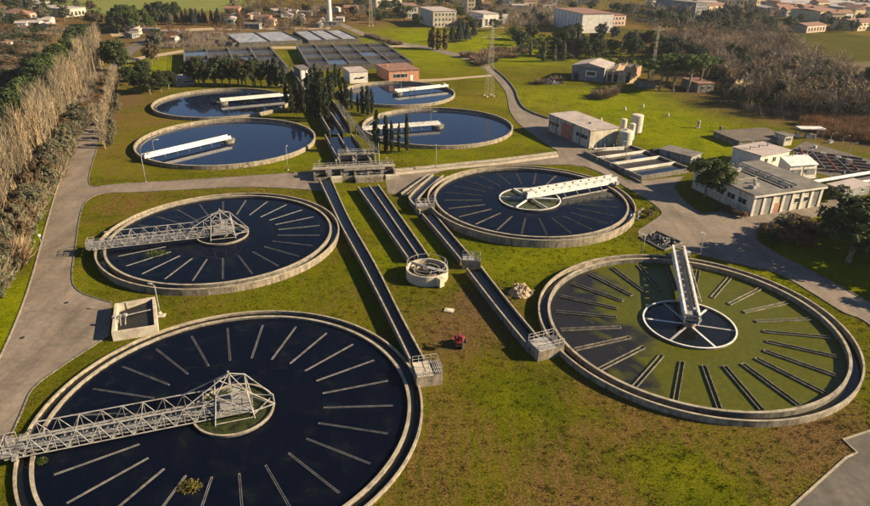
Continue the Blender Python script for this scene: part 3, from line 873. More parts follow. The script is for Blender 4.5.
# ================================================================== open channels
def channel(name, label, lines, h, thick=0.2, water_z=None, group=None, mat="old_shaded_concrete", water="water_channel"):
    """walls along two or more surveyed lines, water between them"""
    W = [smooth_line(l, 4) for l in lines]
    o = W[0][0]
    t = thing(name, label, "channel", (o.x, o.y, 0), 0, group)
    for l in W:
        wl = part("wall", MB().strip_wall(l, thick, -0.2, h - .1), mat, t, True)
        part("coping", MB().strip_wall(l, thick + .05, h - .1, h), "coping", wl).data.transform(Matrix.Translation((-o.x, -o.y, 0)))
    z = h - .55 if water_z is None else water_z
    for a, b in zip(W[:-1], W[1:]):
        n = min(len(a), len(b))
        m = MB()
        vs = [(p.x, p.y, z) for p in a] + [(p.x, p.y, z) for p in b]
        fs = []
        ia = ib = 0
        na, nb = len(a), len(b)
        for i in range(max(na, nb) - 1):
            i0, i1 = round(i * (na - 1) / (max(na, nb) - 1)), round((i + 1) * (na - 1) / (max(na, nb) - 1))
            j0, j1 = round(i * (nb - 1) / (max(na, nb) - 1)), round((i + 1) * (nb - 1) / (max(na, nb) - 1))
            f = [i0, na + j0, na + j1, i1]
            f = [k for q_, k in enumerate(f) if k not in f[:q_]]
            fs.append(tuple(f))
        m.add(vs, fs)
        part("water", m, water, t, True)
    return t
CH = 1.3
channel("open_channel", "long single channel running from the chamber down to the black tank", [
    GL([(319, 178), (332, 205), (342, 226), (363, 264), (388, 313), (410, 358)], CH),
    GL([(331, 178), (342, 203), (353, 225), (375, 263), (400, 313), (424, 358)], CH)], CH, group="open concrete channels")
channel("open_channel", "double channel leading from the chamber into the round well", [
    GL([(358, 186), (382, 220), (408, 257)], CH), GL([(369, 184.5), (393, 219), (418, 255)], CH), GL([(378, 184), (403, 219), (429, 256)], CH)], CH, group="open concrete channels")
channel("open_channel", "channel below the second dark tank, between the two railed footbridges", [
    GL([(422, 213), (441, 235), (461, 259)], CH), GL([(433, 211.5), (452, 234), (472, 257)], CH)], CH, group="open concrete channels")
channel("open_channel", "channel running from the railed footbridge down to the green tank", [
    GL([(467, 268), (498, 308), (530, 347)], CH), GL([(481, 266), (510, 303), (541, 340)], CH)], CH, group="open concrete channels")
channel("open_channel", "bent channel curling round the upper side of the blue plate bridge tank", [
    GL([(420, 210), (410, 199), (411, 194), (421, 184), (433, 174)], CH), GL([(429, 209), (419, 200.5), (419, 197), (430, 186), (443, 175)], CH)], CH, thick=.35, group="open concrete channels")
channel("open_channel", "short spur channel beside the pale pad near the chamber", [
    GL([(401, 193), (415, 183), (429, 173.5)], CH - .3), GL([(407, 194), (419, 184), (433, 173.8)], CH - .3)], CH - .3, group="open concrete channels")
channel("open_channel", "broad twin channel between the cypresses and the chamber", [
    GL([(325, 134), (333, 149), (340, 161)], 1.8), GL([(338, 133.5), (347, 148), (356, 161)], 1.8), GL([(351, 133), (361, 147), (372, 161)], 1.8)], 1.8, water_z=.7, group="open concrete channels")
channel("open_channel", "dark upper channel climbing from the twin channel past the cypresses to the basins", [
    GL([(291, 67), (303, 86), (318, 110), (330, 130)], 2.2), GL([(300, 66), (313, 85), (329, 109), (343, 130)], 2.2), GL([(309, 66), (322, 85), (337, 106), (350, 126)], 2.2)], 2.2, water_z=.8, mat="old_shaded_concrete", group="open concrete channels")
channel("open_channel", "pale low channel running beside the cross lane to the warehouse", [
    GL([(394, 172), (450, 166.5), (500, 161.5), (558, 154)], .8), GL([(394, 169), (450, 163.5), (500, 158.5), (556, 151.5)], .8)], .8, thick=.5, mat="pale_concrete", group="open concrete channels")

# pipe gantry with rails beside the upper channel
t = thing("pipe_gantry", "slender white pipe gantry sloping beside the upper channel to the chamber", "gantry", G(340, 108))
o = Vector(t.location)
A_, B_ = G(338, 104, 3.2) - o, G(377, 153, 2.6) - o
side = Vector((B_.y - A_.y, A_.x - B_.x, 0)).normalized() * .55
for s in (-1, 1):
    bar("pipe", A_ + side * s, B_ + side * s, .2, "galvanised", t, "cyl")
    railing("handrail", [A_ + side * s + Vector((0, 0, .1)), B_ + side * s + Vector((0, 0, .1))], 1.0, "galvanised", t, 2.5, .035)
for i in range(8):
    p = A_.lerp(B_, i / 7)
    for s in (-1, 1):
        bar("post", p + side * s, Vector((p.x + side.x * s, p.y + side.y * s, 0)), .14, "dull_steel", t)
    bar("cross_beam", p - side, p + side, .12, "dull_steel", t)
for s in (-1, 1):
    bar("down_pipe", B_ + side * s, Vector((B_.x + side.x * s, B_.y + side.y * s, 0)), .2, "galvanised", t, "cyl")

# ------------------------------------------------------------------ distribution chamber over the channel heads
def frame_from(p0, p1):
    d = p1 - p0
    return math.atan2(d.y, d.x), d.length
c0, c1 = G(314, 181.5), G(396, 177.5)
rz, Lc = frame_from(c0, c1)
t = thing("distribution_chamber", "long concrete distribution chamber with dark gate pits astride the cross lane", "sluice chamber", c0, rz)
DW, HZ = 7.0, 2.2
ndv = 6
part("chamber_floor", MB().box((Lc / 2, DW / 2, .25), (Lc - .8, DW - .8, .5)), "dark_void", t)  # near-black floor, the shade of the gate pits put into the colour
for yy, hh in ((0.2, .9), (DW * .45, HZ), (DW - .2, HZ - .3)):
    part("long_wall", MB().box((Lc / 2, yy, hh / 2), (Lc, .4, hh)), "old_shaded_concrete", t)  # darker concrete to deepen the shade on the upright faces
for i in range(ndv + 1):
    xx = .25 + (Lc - .5) * i / ndv
    part("cross_wall", MB().box((xx, DW * .225 + .1, HZ / 2 - .25), (.45, DW * .45 - .6, HZ - .5)), "concrete", t)
    part("cross_wall", MB().box((xx, DW * .725 - .0, HZ / 2 - .003), (.45, DW * .55 - .8, HZ - .4)), "concrete", t)
part("deck", MB().box((Lc / 2, DW * .45, HZ + .07), (Lc + .4, 1.7, .14)), "coping", t)
part("deck", MB().box((Lc * .62, DW * .18, HZ + .06), (Lc * .5, 1.1, .12)), "coping", t)
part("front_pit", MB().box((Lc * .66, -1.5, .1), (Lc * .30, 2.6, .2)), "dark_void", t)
for xx in (.51, .66, .81):
    part("cross_wall", MB().box((Lc * xx, -1.3, .65), (.4, 2.6, 1.3)), "concrete", t)
part("front_wall", MB().box((Lc * .66, -2.75, .65), (Lc * .33, .3, 1.28)), "concrete", t)
part("deck", MB().box((Lc * .66, -2.2, 1.4), (Lc * .35, 1.1, .12)), "coping", t)
railing("railing", [(Lc * .5, -2.65, 1.46), (Lc * .82, -2.65, 1.46)], 1.0, "galvanised", t, 1.4, .04)
part("stair_block", MB().box((Lc * .27, -.9, .6), (2.6, 1.8, 1.2)), "pale_concrete", t)
part("stair_block", MB().box((Lc * .95, -.6, .45), (3.4, 1.2, .9)), "pale_concrete", t)
for yy in (DW * .45 - .75, DW * .45 + .75):
    railing("railing", [(.2, yy, HZ + .14), (Lc - .2, yy, HZ + .14)], 1.05, "galvanised", t, 1.5, .04)
railing("railing", [(Lc * .38, DW * .18 - .5, HZ + .12), (Lc * .86, DW * .18 - .5, HZ + .12)], 1.05, "galvanised", t, 1.5, .04)
for i in range(9):
    xx = 1.6 + (Lc - 3.2) * i / 8
    yy = DW * .18 if i % 2 else DW * .78
    g = block("gate_plate", (xx, yy, 1.5), (1.5, .1, 1.9), "dull_steel", t)
    bar("gate_spindle", (xx, yy, 2.4), (xx, yy, 3.6), .09, "galvanised", t, "cyl")
    block("gate_motor", (xx, yy, 3.55), (.5, .4, .4), "galvanised", t)
# upper gate deck where the twin channel enters
c0, c1 = G(339, 163), G(374, 162)
rz, Lc = frame_from(c0, c1)
t = thing("gate_deck", "small concrete gate deck with white rails at the foot of the twin channel", "sluice chamber", c0, rz)
for xx in (.2, Lc / 2, Lc - .2):
    part("pier", MB().box((xx, .9, 1.05), (.4, 2.4, 2.1)), "concrete", t)
part("deck", MB().box((Lc / 2, .9, 2.18), (Lc + .4, 1.5, .16)), "coping", t)
for yy in (.2, 1.6):
    railing("railing", [(0, yy, 2.26), (Lc, yy, 2.26)], 1.1, "galvanised", t, 1.4, .045)
for xx in (Lc * .25, Lc * .75):
    block("gate_plate", (xx, .9, 1.4), (Lc * .42, .12, 1.4), "dull_steel", t)
    block("gate_motor", (xx, .9, 3.0), (.6, .5, .5), "galvanised", t)
    bar("gate_spindle", (xx, .9, 2.2), (xx, .9, 2.9), .1, "galvanised", t, "cyl")

# ------------------------------------------------------------------ little railed platforms on the channels
def platform(label, c, w, d, h, rz, cover=True):
    t = thing("gate_platform", label, "platform", c, rz, "railed gate platforms on the channels")
    for s in (-1, 1):
        part("side_wall", MB().box((s * (w / 2 - .15), 0, h / 2 - .15), (.3, d, h + .3)), "concrete", t)
        part("end_wall", MB().box((0, s * (d / 2 - .15), h / 2 - .16), (w - .6, .3, h + .28)), "concrete", t)
    part("deck", MB().box((-w * .17, 0, h + .06), (w * .62, d + .1, .12)), "pale_concrete" if cover else "galvanised", t)
    n = 5
    for i in range(n):
        bar("grate_bar", (w * .17 + w * .3 * i / (n - 1), -d / 2 + .1, h + .04), (w * .17 + w * .3 * i / (n - 1), d / 2 - .1, h + .04), .1, "galvanised", t)
    for s in (-1, 1):
        railing("railing", [(-w / 2 + .1, s * (d / 2 - .08), h + .12), (w / 2 - .1, s * (d / 2 - .08), h + .12)], 1.05, "galvanised", t, .9, .035)
    railing("railing", [(w / 2 - .1, -d / 2 + .1, h + .1), (w / 2 - .1, d / 2 - .1, h + .1)], 1.05, "galvanised", t, .9, .035)
    bar("gate_spindle", (w * .05, 0, h + .1), (w * .05, 0, h + 1.25), .09, "galvanised", t, "cyl")
    wh = part("hand_wheel", MB().ring((0, 0), .26, .32, -.03, .03, 16), "dull_steel", t)
    wh.location = (w * .05, 0, h + 1.2)
    return t
platform("pale topped gate platform where the long channel meets the black tank", G(427, 379), 3.6, 3.3, 1.7, math.radians(14))
platform("railed gate platform between the channel end and the green tank", G(545, 353), 4.4, 3.0, 1.7, math.radians(24), False)
platform("railed footbridge platform halfway along the right channels", G(471, 268), 3.4, 1.7, 1.9, math.radians(-4), False)
platform("gate platform at the head of the right channels beside the plate bridge tank", G(425, 212.5), 4.2, 1.9, 1.8, math.radians(8), False)

# ------------------------------------------------------------------ round well
c = G(427, 277)
t = thing("round_well", "short round concrete well with pipes at the end of the double channel", "well", c)
R = 3.75
part("outer_wall", MB().ring((0, 0), R - .3, R, -.2, 1.9, 48), "pale_concrete", t)
part("inner_wall", MB().ring((0, 0), R - 1.5, R - 1.3, -.2, 1.6, 40), "concrete", t)
part("water", MB().disc((0, 0), R - .25, .9, 48), "water_channel", t)
part("drum", MB().cyl((0, 0), .8, .8, 0, 1.9, 20), "old_shaded_concrete", t)
bar("inlet_pipe", (-3.4, 2.6, 1.75), (.4, 0, 1.75), .5, "dull_steel", t, "cyl")
bar("footplate", (0, 0, 2.0), (3.6, -1.8, 2.0), .8, "galvanised", t, h=.08)
for k in range(9):
    a = math.radians(40 * k + 10)
    bar("rail_post", ((R - .15) * math.cos(a), (R - .15) * math.sin(a), 1.9), ((R - .15) * math.cos(a), (R - .15) * math.sin(a), 2.9), .06, "galvanised", t)
part("rail", MB().ring((0, 0), R - .18, R - .12, 2.86, 2.92, 48), "galvanised", t)
bar("vent_pipe", (R - .6, .5, 1.0), (R - .6, .5, 3.6), .16, "galvanised", t, "cyl")
block("outlet_spout", (2.2, -3.4, 1.0), (1.6, 1.0, 1.6), "pale_concrete", t, math.radians(-50))

# ------------------------------------------------------------------ open pit by the road
P = [G(*p, 1.5) for p in ((116, 304), (153.5, 297.5), (156, 325.5), (113, 332))]
o = P[3].copy(); o.z = 0
t = thing("concrete_pit", "open concrete pit with pale walls beside the road", "pit", o)
for a, b in ((0, 1), (1, 2), (2, 3), (3, 0)):
    pa, pb = P[a], P[b]
    w = part("wall", MB().strip_wall([pa, pb] if a % 2 else [pa + (pa - pb).normalized() * .2, pb + (pb - pa).normalized() * .2], .45, -.2, 1.5 if a % 2 == 0 else 1.49), "pale_concrete", t, True)
part("pit_floor", MB().sheet(P, .06), "dark_void", t, True)  # shallow floor coloured near-black for the shade of a deeper pit
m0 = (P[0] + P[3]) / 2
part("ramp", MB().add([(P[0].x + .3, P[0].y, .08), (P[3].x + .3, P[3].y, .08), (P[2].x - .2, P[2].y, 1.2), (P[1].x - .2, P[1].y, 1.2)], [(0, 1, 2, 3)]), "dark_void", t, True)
ctr = (P[0] + P[1] + P[2] + P[3]) / 4 - o
for i in range(3):
    bar("pump_pipe", ctr + Vector((-2.6 + i * .7, -1.2, -1.4)), ctr + Vector((-2.6 + i * .7, -1.2 + i * .3, .15)), .22, "dull_steel", t, "cyl")
    block("pump_head", ctr + Vector((-2.6 + i * .7, -1.2 + i * .3, .2)), (.5, .5, .35), "galvanised", t)
bar("cross_pipe", ctr + Vector((-2.6, -1.0, -.1)), ctr + Vector((1.8, 1.6, -.1)), .2, "dull_steel", t, "cyl")

# ------------------------------------------------------------------ lamp posts
def lamp_post(px, py, label, h=6.5, arm=0.9, az=0.0):
    t = thing("lamp_post", label, "lamp post", G(px, py), az, "thin lamp posts on the lawns")
    part("pole", MB().tube([(0, 0, 0), (0, 0, h * .6), (0, 0, h)], [.09, .07, .05], 8), "galvanised", t, smooth=True)
    part("base", MB().lathe((0, 0, 0), [(.3, -.05), (.3, .12), (.12, .18)], 12), "pale_concrete", t)
    part("arm", MB().tube([(0, 0, h - .05), (arm * .6, 0, h + .22), (arm, 0, h + .25)], .04, 6), "galvanised", t)
    block("lamp_head", (arm + .25, 0, h + .24), (.65, .28, .14), "galvanised", t)
lamp_post(160, 313, "lamp post leaning over the concrete pit beside the dark tank", 5.0, .5, math.radians(170))
lamp_post(146, 182, "lamp post on the grass below the nearer left blue tank", 6.5, .8, math.radians(100))
lamp_post(288, 170, "lamp post on the lawn beside the cross lane, below the nearer left blue tank", 6, .8, math.radians(90))
lamp_post(436, 171, "lamp post standing at the pale channel above the bent channel", 6.5, .8, math.radians(90))
lamp_post(379, 163, "lamp post at the end of the pipe gantry by the five cypresses", 6, .6, math.radians(0))
lamp_post(625, 163, "lamp post beside the lane at the long basins", 6, .8, math.radians(190))
lamp_post(642, 256, "short lamp post at the lane edge behind the green tank", 4.5, .5, math.radians(200))
lamp_post(700, 254, "lamp post at the lane edge right of the pale plate bridge", 4.5, .5, math.radians(200))
# ================================================================== rectangular basins
def quad_frame(p_fl, p_fr, p_bl, lead_side=False):
    """origin at front-left, x along the front, y to the back"""
    ex = (p_fr - p_fl); W = ex.length; rz = math.atan2(ex.y, ex.x)
    d = p_bl - p_fl
    if lead_side:                                   # the long side is the surveyed one
        rz = math.atan2(d.y, d.x) - math.pi / 2
        return rz, W, d.length
    D = -math.sin(rz) * d.x + math.cos(rz) * d.y
    return rz, W, D
def basin(label, fl, fr, bl, nx, ny, h, waters, zw, group, thick=.6, wall="basin_concrete", rails=True):
    a, b, c = G(*fl), G(*fr), G(*bl)
    rz, W, D = quad_frame(a, b, c)
    t = thing("aeration_basin", label, "basin", a, rz, group)
    for j in range(ny + 1):
        part("long_wall", MB().box((W / 2, D * j / ny, h / 2 - .1), (W + thick, thick, h + .2)), wall if wall != "white_wall" or 0 < j < ny else "old_shaded_concrete", t)
    for i in range(nx + 1):
        for j in range(ny):
            y0, y1 = D * j / ny + thick / 2, D * (j + 1) / ny - thick / 2
            part("cross_wall", MB().box((W * i / nx, (y0 + y1) / 2, h / 2 - .102), (thick, y1 - y0, h + .196)), wall if wall != "white_wall" else "old_shaded_concrete", t)
    for i in range(nx):
        for j in range(ny):
            x0, x1 = W * i / nx + thick / 2, W * (i + 1) / nx - thick / 2
            y0, y1 = D * j / ny + thick / 2, D * (j + 1) / ny - thick / 2
            part("water", MB().sheet([(x0, y0), (x1, y0), (x1, y1), (x0, y1)], zw), waters[(i + j * nx) % len(waters)], t)
    if rails:
        for j in range(ny + 1):
            railing("railing", [(0, D * j / ny, h), (W, D * j / ny, h)], 1.1, "dull_steel", t, 4.0, .05)
        for i in range(nx + 1):
            railing("railing", [(W * i / nx, 0, h), (W * i / nx, D, h)], 1.1, "dull_steel", t, 4.0, .05)
    return t
GB = "rectangular aeration basins beyond the blue tanks"
basin("rectangular basin block behind the dark trees and the farther left blue tank", (186, 80), (289, 75), (190, 55), 4, 3, 3.0, ["water_brown", "water_channel", "water_brown", "water_grey", "water_brown", "water_grey", "water_channel"], 2.2, GB)
basin("rectangular basin block of many cells behind the white hut and brick house", (309, 71), (412, 67.5), (298, 50), 5, 3, 2.6, ["water_brown", "water_channel", "water_brown", "water_grey", "water_brown", "water_grey", "water_brown"], 1.9, GB)
basin("farther basin block with two whitish cells on the left", (240, 47), (302, 44), (236, 36.5), 2, 1, 2.4, ["water_foam"], 1.9, GB, rails=False)
basin("farther basin block with three bright cells near the lane", (309, 44), (360, 42), (300, 34), 3, 1, 2.2, ["water_foam"], 1.7, GB, rails=False)
basin("small dark basin at the left end of the farther row", (233, 47), (237, 46.5), (230, 39), 1, 1, 2.2, ["water_channel"], 1.6, GB, rails=False)
basin("long basins with white lane walls between the warehouse and the control building", (641, 180), (690, 172), (598, 153), 1, 4, 1.1, ["water_channel", "water_brown", "water_channel", "water_brown"], .5, "basins near the control building", .6, "white_wall", False)

# ================================================================== buildings
def windows(t, x0, x1, n, z0, z1, y, w, face="x", mat="window_glass", frame="white_paint", depth=.06):
    for i in range(n):
        c = x0 + (x1 - x0) * (i + .5) / n
        fr = MB()
        zc, hz = (z0 + z1) / 2, z1 - z0
        if face == "x":
            f = part("window", MB().box((c, y, zc), (w, depth, hz)), mat, t)
            part("frame", MB().box((c, y, z1 + .05), (w + .2, depth + .06, .1)).box((c, y, z0 - .06), (w + .3, depth + .12, .12)).box((c, y, zc), (.07, depth + .03, hz)), frame, f)
        else:
            f = part("window", MB().box((y, c, zc), (depth, w, hz)), mat, t)
            part("frame", MB().box((y, c, z1 + .05), (depth + .06, w + .2, .1)).box((y, c, z0 - .06), (depth + .12, w + .3, .12)).box((y, c, zc), (depth + .03, .07, hz)), frame, f)
def hall(label, name, cat, fl, fr, bl, h, wall, roof, group=None, eave=.3, gable=0.0, parapet=False, lead_side=False):
    a, b, c = G(*fl), G(*fr), G(*bl)
    rz, W, D = quad_frame(a, b, c, lead_side)
    t = thing(name, label, cat, a, rz, group)
    part("walls", MB().box((W / 2, D / 2, h / 2 - .1), (W, D, h + .2)), wall, t)
    if gable:
        m = MB()
        e = eave
        if W >= D:
            m.add([(-e, -e, h), (W + e, -e, h), (W + e, D / 2, h + gable), (-e, D / 2, h + gable), (-e, D + e, h), (W + e, D + e, h)],
                  [(0, 1, 2, 3), (3, 2, 5, 4), (0, 3, 4), (1, 5, 2), (0, 4, 5, 1)])
        else:
            m.add([(-e, -e, h), (-e, D + e, h), (W / 2, D + e, h + gable), (W / 2, -e, h + gable), (W + e, -e, h), (W + e, D + e, h)],
                  [(1, 0, 3, 2), (2, 3, 4, 5), (0, 4, 3), (1, 2, 5), (0, 1, 5, 4)])
        part("roof", m, roof, t)
    else:
        part("roof", MB().box((W / 2, D / 2, h + .14), (W + 2 * eave, D + 2 * eave, .28)), roof, t)
        if parapet:
            part("parapet", MB().strip_wall([(-.15, -.15), (W + .15, -.15), (W + .15, D + .15), (-.15, D + .15), (-.15, 0.1)], .25, h + .28, h + .7), wall, t)
    return t, W, D

# warehouse with the shaded long side towards the tanks
t, W, D = hall("long white warehouse with a flat pinkish roof and a red panel on its shaded side", "warehouse", "warehouse", (588.7, 148.5), (620, 147), (548, 130.5), 5.3, "cream_wall", "pale_roof", eave=.25, lead_side=True)
WH = t
for yy, ww in ((D * .12, 2.6), (D * .25, 2.8), (D * .80, 2.4), (D * .92, 2.0)):
    f = part("window", MB().box((0, yy, 2.9), (.08, ww, 1.3)), "window_glass", t)
    part("frame", MB().box((0, yy, 3.6), (.14, ww + .2, .12)).box((0, yy, 2.2), (.18, ww + .3, .12)).box((0, yy, 2.9), (.12, .08, 1.3)), "white_paint", f)
part("door_panel", MB().box((-.02, D * .54, 2.3), (.14, 5.4, 4.6)), "rust_panel", t)
for k in range(4):
    part("door_rib", MB().box((-.11, D * .52 - 1.7 + 1.13 * k, 2.1), (.05, .12, 4.0)), "galvanised", t)
for k in range(6):
    part("pilaster", MB().box((-.06, D * (.02 + .192 * k), 2.6), (.12, .35, 5.2)), "grey_wall", t)
part("roof_vent", MB().box((W * .5, D * .3, 5.6), (.9, .9, .7)), "galvanised", t)
part("roof_seam", MB().box((W * .5, D * .5, 5.6), (W, .12, .05)), "flat_roof", t)
# rounded storage tank at its end, and three silos
c = G(624, 147)
t = thing("storage_tank", "stubby round white tank against the sunny end of the warehouse", "tank", c)
part("body", MB().lathe((0, 0, 0), [(2.1, -.1), (2.1, 4.8), (1.95, 5.05), (.3, 5.3)], 32), "silo_paint", t)
part("lid", MB().cyl((0, 0), .5, .5, 5.3, 5.6, 12), "galvanised", t)
for px, py, r, h, lab in ((621.5, 138, 1.0, 6.2, "slim left silo with a domed top behind the warehouse end"), (630, 142, .95, 5.9, "slim silo in front of the wide silo behind the warehouse"), (635, 134, 1.9, 6.4, "wide pale silo beside the lawn, behind the two slim silos")):
    t = thing("silo", lab, "silo", G(px, py), 0, "silos behind the warehouse")
    part("body", MB().lathe((0, 0, 0), [(r * .5, .3), (r, .8), (r, h - .3), (r * .9, h - .12), (r * .2, h)], 28), "silo_paint", t)
    for k in range(4):
        a = math.pi / 4 + k * math.pi / 2
        bar("leg", (r * .8 * math.cos(a), r * .8 * math.sin(a), 0), (r * .8 * math.cos(a), r * .8 * math.sin(a), 1.2), .18, "dull_steel", t)
    part("band", MB().ring((0, 0), r, r + .05, h * .55, h * .55 + .15, 24), "galvanised", t)
    bar("ladder", (r + .1, 0, .2), (r + .1, 0, h - .6), .25, "galvanised", t, h=.06)
# dark car parked among the basins
def car(label, p, rz, body):
    t = thing("car", label, "car", p, rz)
    prof = [(-2.1, .35), (2.1, .35), (2.15, .8), (1.2, .95), (.55, 1.42), (-1.0, 1.45), (-1.75, 1.0), (-2.15, .9)]
    m = MB()
    n = len(prof)
    m.add([(x, -.85 if z < 1.1 else -.7, z) for x, z in prof] + [(x, .85 if z < 1.1 else .7, z) for x, z in prof],
          [tuple(range(n)), tuple(range(2 * n - 1, n - 1, -1))] + [(i, i + n, (i + 1) % n + n, (i + 1) % n) for i in range(n)])
    part("body", m, body, t)
    for s in (-1, 1):
        part("window", MB().box((-.25, s * .74, 1.2), (1.5, .08, .3)), "window_glass", t)
        for xx in (-1.3, 1.35):
            w = part("wheel", MB().lathe((0, 0, 0), [(.28, -.1), (.32, -.07), (.32, .07), (.28, .1)], 14), "rubber", t)
            w.location, w.rotation_euler = (xx, s * .8, .32), (math.pi / 2, 0, 0)
    part("windscreen", MB().box((.86, 0, 1.2), (.3, 1.3, .35)), "window_glass", t)
    return t
car("dark car parked at the far end of the long basins", G(655, 154), math.radians(10), "rubber")

# railings and clutter between the warehouse and the lane
t = thing("site_fence", "dark railing fence along the lane in front of the long basins", "fence", G(590, 151))
o = Vector(t.location)
pts = [G(590, 151) - o, G(606, 162) - o, G(624, 174) - o, G(641, 183.5) - o]
railing("rail_panel", pts, 1.3, "dull_steel", t, 1.4, .06, 3)
part("plinth", MB().strip_wall(pts, .4, -.1, .5), "old_shaded_concrete", t)
t = thing("pipe_rack", "low white pipe rack in front of the sunny warehouse end", "pipes", G(592, 151))
o = Vector(t.location)
for k in range(3):
    bar("pipe", G(594, 151 - k * 1.2, .6 + .3 * k) - o, G(624, 149.5 - k * 1.2, .6 + .3 * k) - o, .35, "white_wall", t, "cyl")
for k in range(4):
    p = G(596 + 9 * k, 150.5) - o
    bar("post", p, p + Vector((0, 1.0, 1.7)), .18, "dull_steel", t)

# control building
t, W, D = hall("low flat-roofed control building with pale pilasters and dark panels in front", "control_building", "building", (749.5, 216), (818, 206), (690, 188), 4.9, "cream_wall", "flat_roof", eave=.5)
CB = t
print("control building", W, D)
nb = 7
for i in range(nb + 1):
    part("pilaster", MB().box((.35 + (W - .7) * i / nb, -.08, 2.35), (.75, .3, 4.9)), "white_wall", t)
for i in range(nb):
    xx = .35 + (W - .7) * (i + .5) / nb
    if i in (4, 5):
        f = part("window", MB().box((xx, -.02, 2.3), (1.0, .1, 1.0)), "window_glass", t)
        part("frame", MB().box((xx, -.02, 2.85), (1.2, .16, .1)).box((xx, -.02, 1.75), (1.3, .2, .1)), "white_paint", f)
    elif i == 2:
        part("door", MB().box((xx, -.02, 1.15), (1.5, .1, 2.3)), "brick_wall", t)
    else:
        part("panel", MB().box((xx, -.02, 2.3), ((W - .7) / nb - 1.0, .1, 4.0)), "grey_wall", t)
part("cornice", MB().box((W / 2, -.45, 4.72), (W + 1.0, .5, .35)), "white_wall", t)
for k in range(5):
    yy = D * (.08 + .18 * k)
    f = part("window", MB().box((-.02, yy + 1.4, 2.6), (.1, 2.2, 1.3)), "window_glass", t)
    part("frame", MB().box((-.02, yy + 1.4, 3.3), (.16, 2.4, .12)).box((-.02, yy + 1.4, 1.9), (.2, 2.5, .12)).box((-.02, yy + 1.4, 2.6), (.14, .08, 1.3)), "white_paint", f)
rr = random.Random(4)
for k in range(3):                                  # pipes along the roof
    xx = W * (.50 + .06 * k)
    bar("roof_pipe", (xx, D * .02, 5.55 + .1 * k), (xx, D * 1.0, 5.55 + .1 * k), .34, "galvanised" if k != 1 else "dull_steel", t, "cyl")
for k in range(6):
    bar("pipe_stand", (W * .49, D * (.05 + .18 * k), 5.5), (W * .63, D * (.05 + .18 * k), 5.5), .2, "dull_steel", t)
for k in range(9):
    x_, y_ = W * rr.uniform(.06, .45), D * rr.uniform(.08, .9)
    if k % 3 == 0:
        part("roof_vent", MB().lathe((x_, y_, 5.15), [(.22, 0), (.22, .7), (.4, .75), (.4, .95), (.1, 1.1)], 10), "galvanised", t)
    else:
        part("roof_unit", MB().box((x_, y_, 5.55), (rr.uniform(.7, 1.5), rr.uniform(.6, 1.1), .8)), "galvanised", t)
part("roof_edge", MB().box((W * .25, D * .45, 5.33), (W * .5, .25, .2)), "coping", t)
part("roof_edge", MB().box((W * .46, D * .5, 5.34), (.25, D * .9, .18)), "coping", t)
# rear volumes that rise over it
t, W2, D2 = hall("white walled annex with a grey roof behind the control building", "annex", "building", (757, 172), (786, 166), (727, 163.5), 4.4, "white_wall", "pale_roof", eave=.3)
for k in range(3):
    part("roof_vent", MB().lathe((W2 * (.2 + .3 * k), D2 * .6, 4.6), [(.2, 0), (.2, .6), (.36, .65), (.36, .85)], 10), "galvanised", t)
windows(t, 1, W2 - 1, 3, 2.2, 3.4, -.03, 1.2)
for px, py, lab in ((789, 180, "left of two pale slant-topped housings behind the control building"), (803, 179, "right of two pale slant-topped housings, beside the white pipe")):
    p = G(px, py)
    t = thing("filter_housing", lab, "housing", p, math.radians(12), "pale slant-topped housings")
    w = 3.8
    part("body", MB().add([(0, 0, 0), (w, 0, 0), (w, 5, 0), (0, 5, 0), (0, .8, 3.6), (w, .8, 3.6), (w, 5, 4.7), (0, 5, 4.7)],
                          [(3, 2, 1, 0), (4, 5, 6, 7), (0, 1, 5, 4), (1, 2, 6, 5), (2, 3, 7, 6), (3, 0, 4, 7)]), "white_wall", t)
    part("front_grille", MB().box((w / 2, .32, 1.7), (w * .7, .2, 1.8)), "grey_wall", t)
    part("hood", MB().add([(-.2, .4, 3.55), (w + .2, .4, 3.55), (w + .2, 5.2, 4.8), (-.2, 5.2, 4.8), (-.2, .4, 3.7), (w + .2, .4, 3.7), (w + .2, 5.2, 4.95), (-.2, 5.2, 4.95)],
                          [(3, 2, 1, 0), (4, 5, 6, 7), (0, 1, 5, 4), (1, 2, 6, 5), (2, 3, 7, 6), (3, 0, 4, 7)]), "white_paint", t)
    bar("stack", (w - .4, 4.6, 4), (w - .4, 4.6, 6.2), .2, "galvanised", t, "cyl")
# sludge beds with thin walls, and the white pipe in front of them
a = [(790, 150), (806, 141), (905, 170), (905, 183), (845, 180), (812, 172)]
struct("sludge_bed", MB().sheet(GL(a), .05), "sludge")
tb = thing("bed_walls", "rows of thin dividing walls across the brown sludge beds", "wall", G(800, 158))
o = Vector(tb.location)
for k in range(6):
    f = k / 5
    p0 = G(790 + 26 * f, 152 + 20 * f) * 1.0
    p1 = G(812 + 70 * f * 0 + 62, 146 + 18 * f + 14)
    q0, q1 = G(793 + 24 * f, 151 + 20 * f), G(862 + 20 * f, 160 + 16 * f)
    part("divider", MB().strip_wall([q0, q1], .35, -.1, .7), "old_shaded_concrete", tb, True)
t = thing("white_pipe", "long white pipe on short posts beside the sludge beds", "pipe", G(800, 184))
o = Vector(t.location)
bar("pipe", G(800, 184, 1.6) - o, G(884, 170, 1.6) - o, .9, "white_paint", t, "cyl")
for k in range(7):
    p = G(802, 183.6).lerp(G(884, 169.7), k / 6) - o
    bar("post", p, p + Vector((0, .6, 1.4)), .25, "dull_steel", t)
t = thing("white_pipe", "lower white pipe segment at the right edge beneath the longer pipe", "pipe", G(850, 183))
o = Vector(t.location)
bar("pipe", G(845, 184, 1.0) - o, G(890, 178, 1.0) - o, .7, "white_paint", t, "cyl")
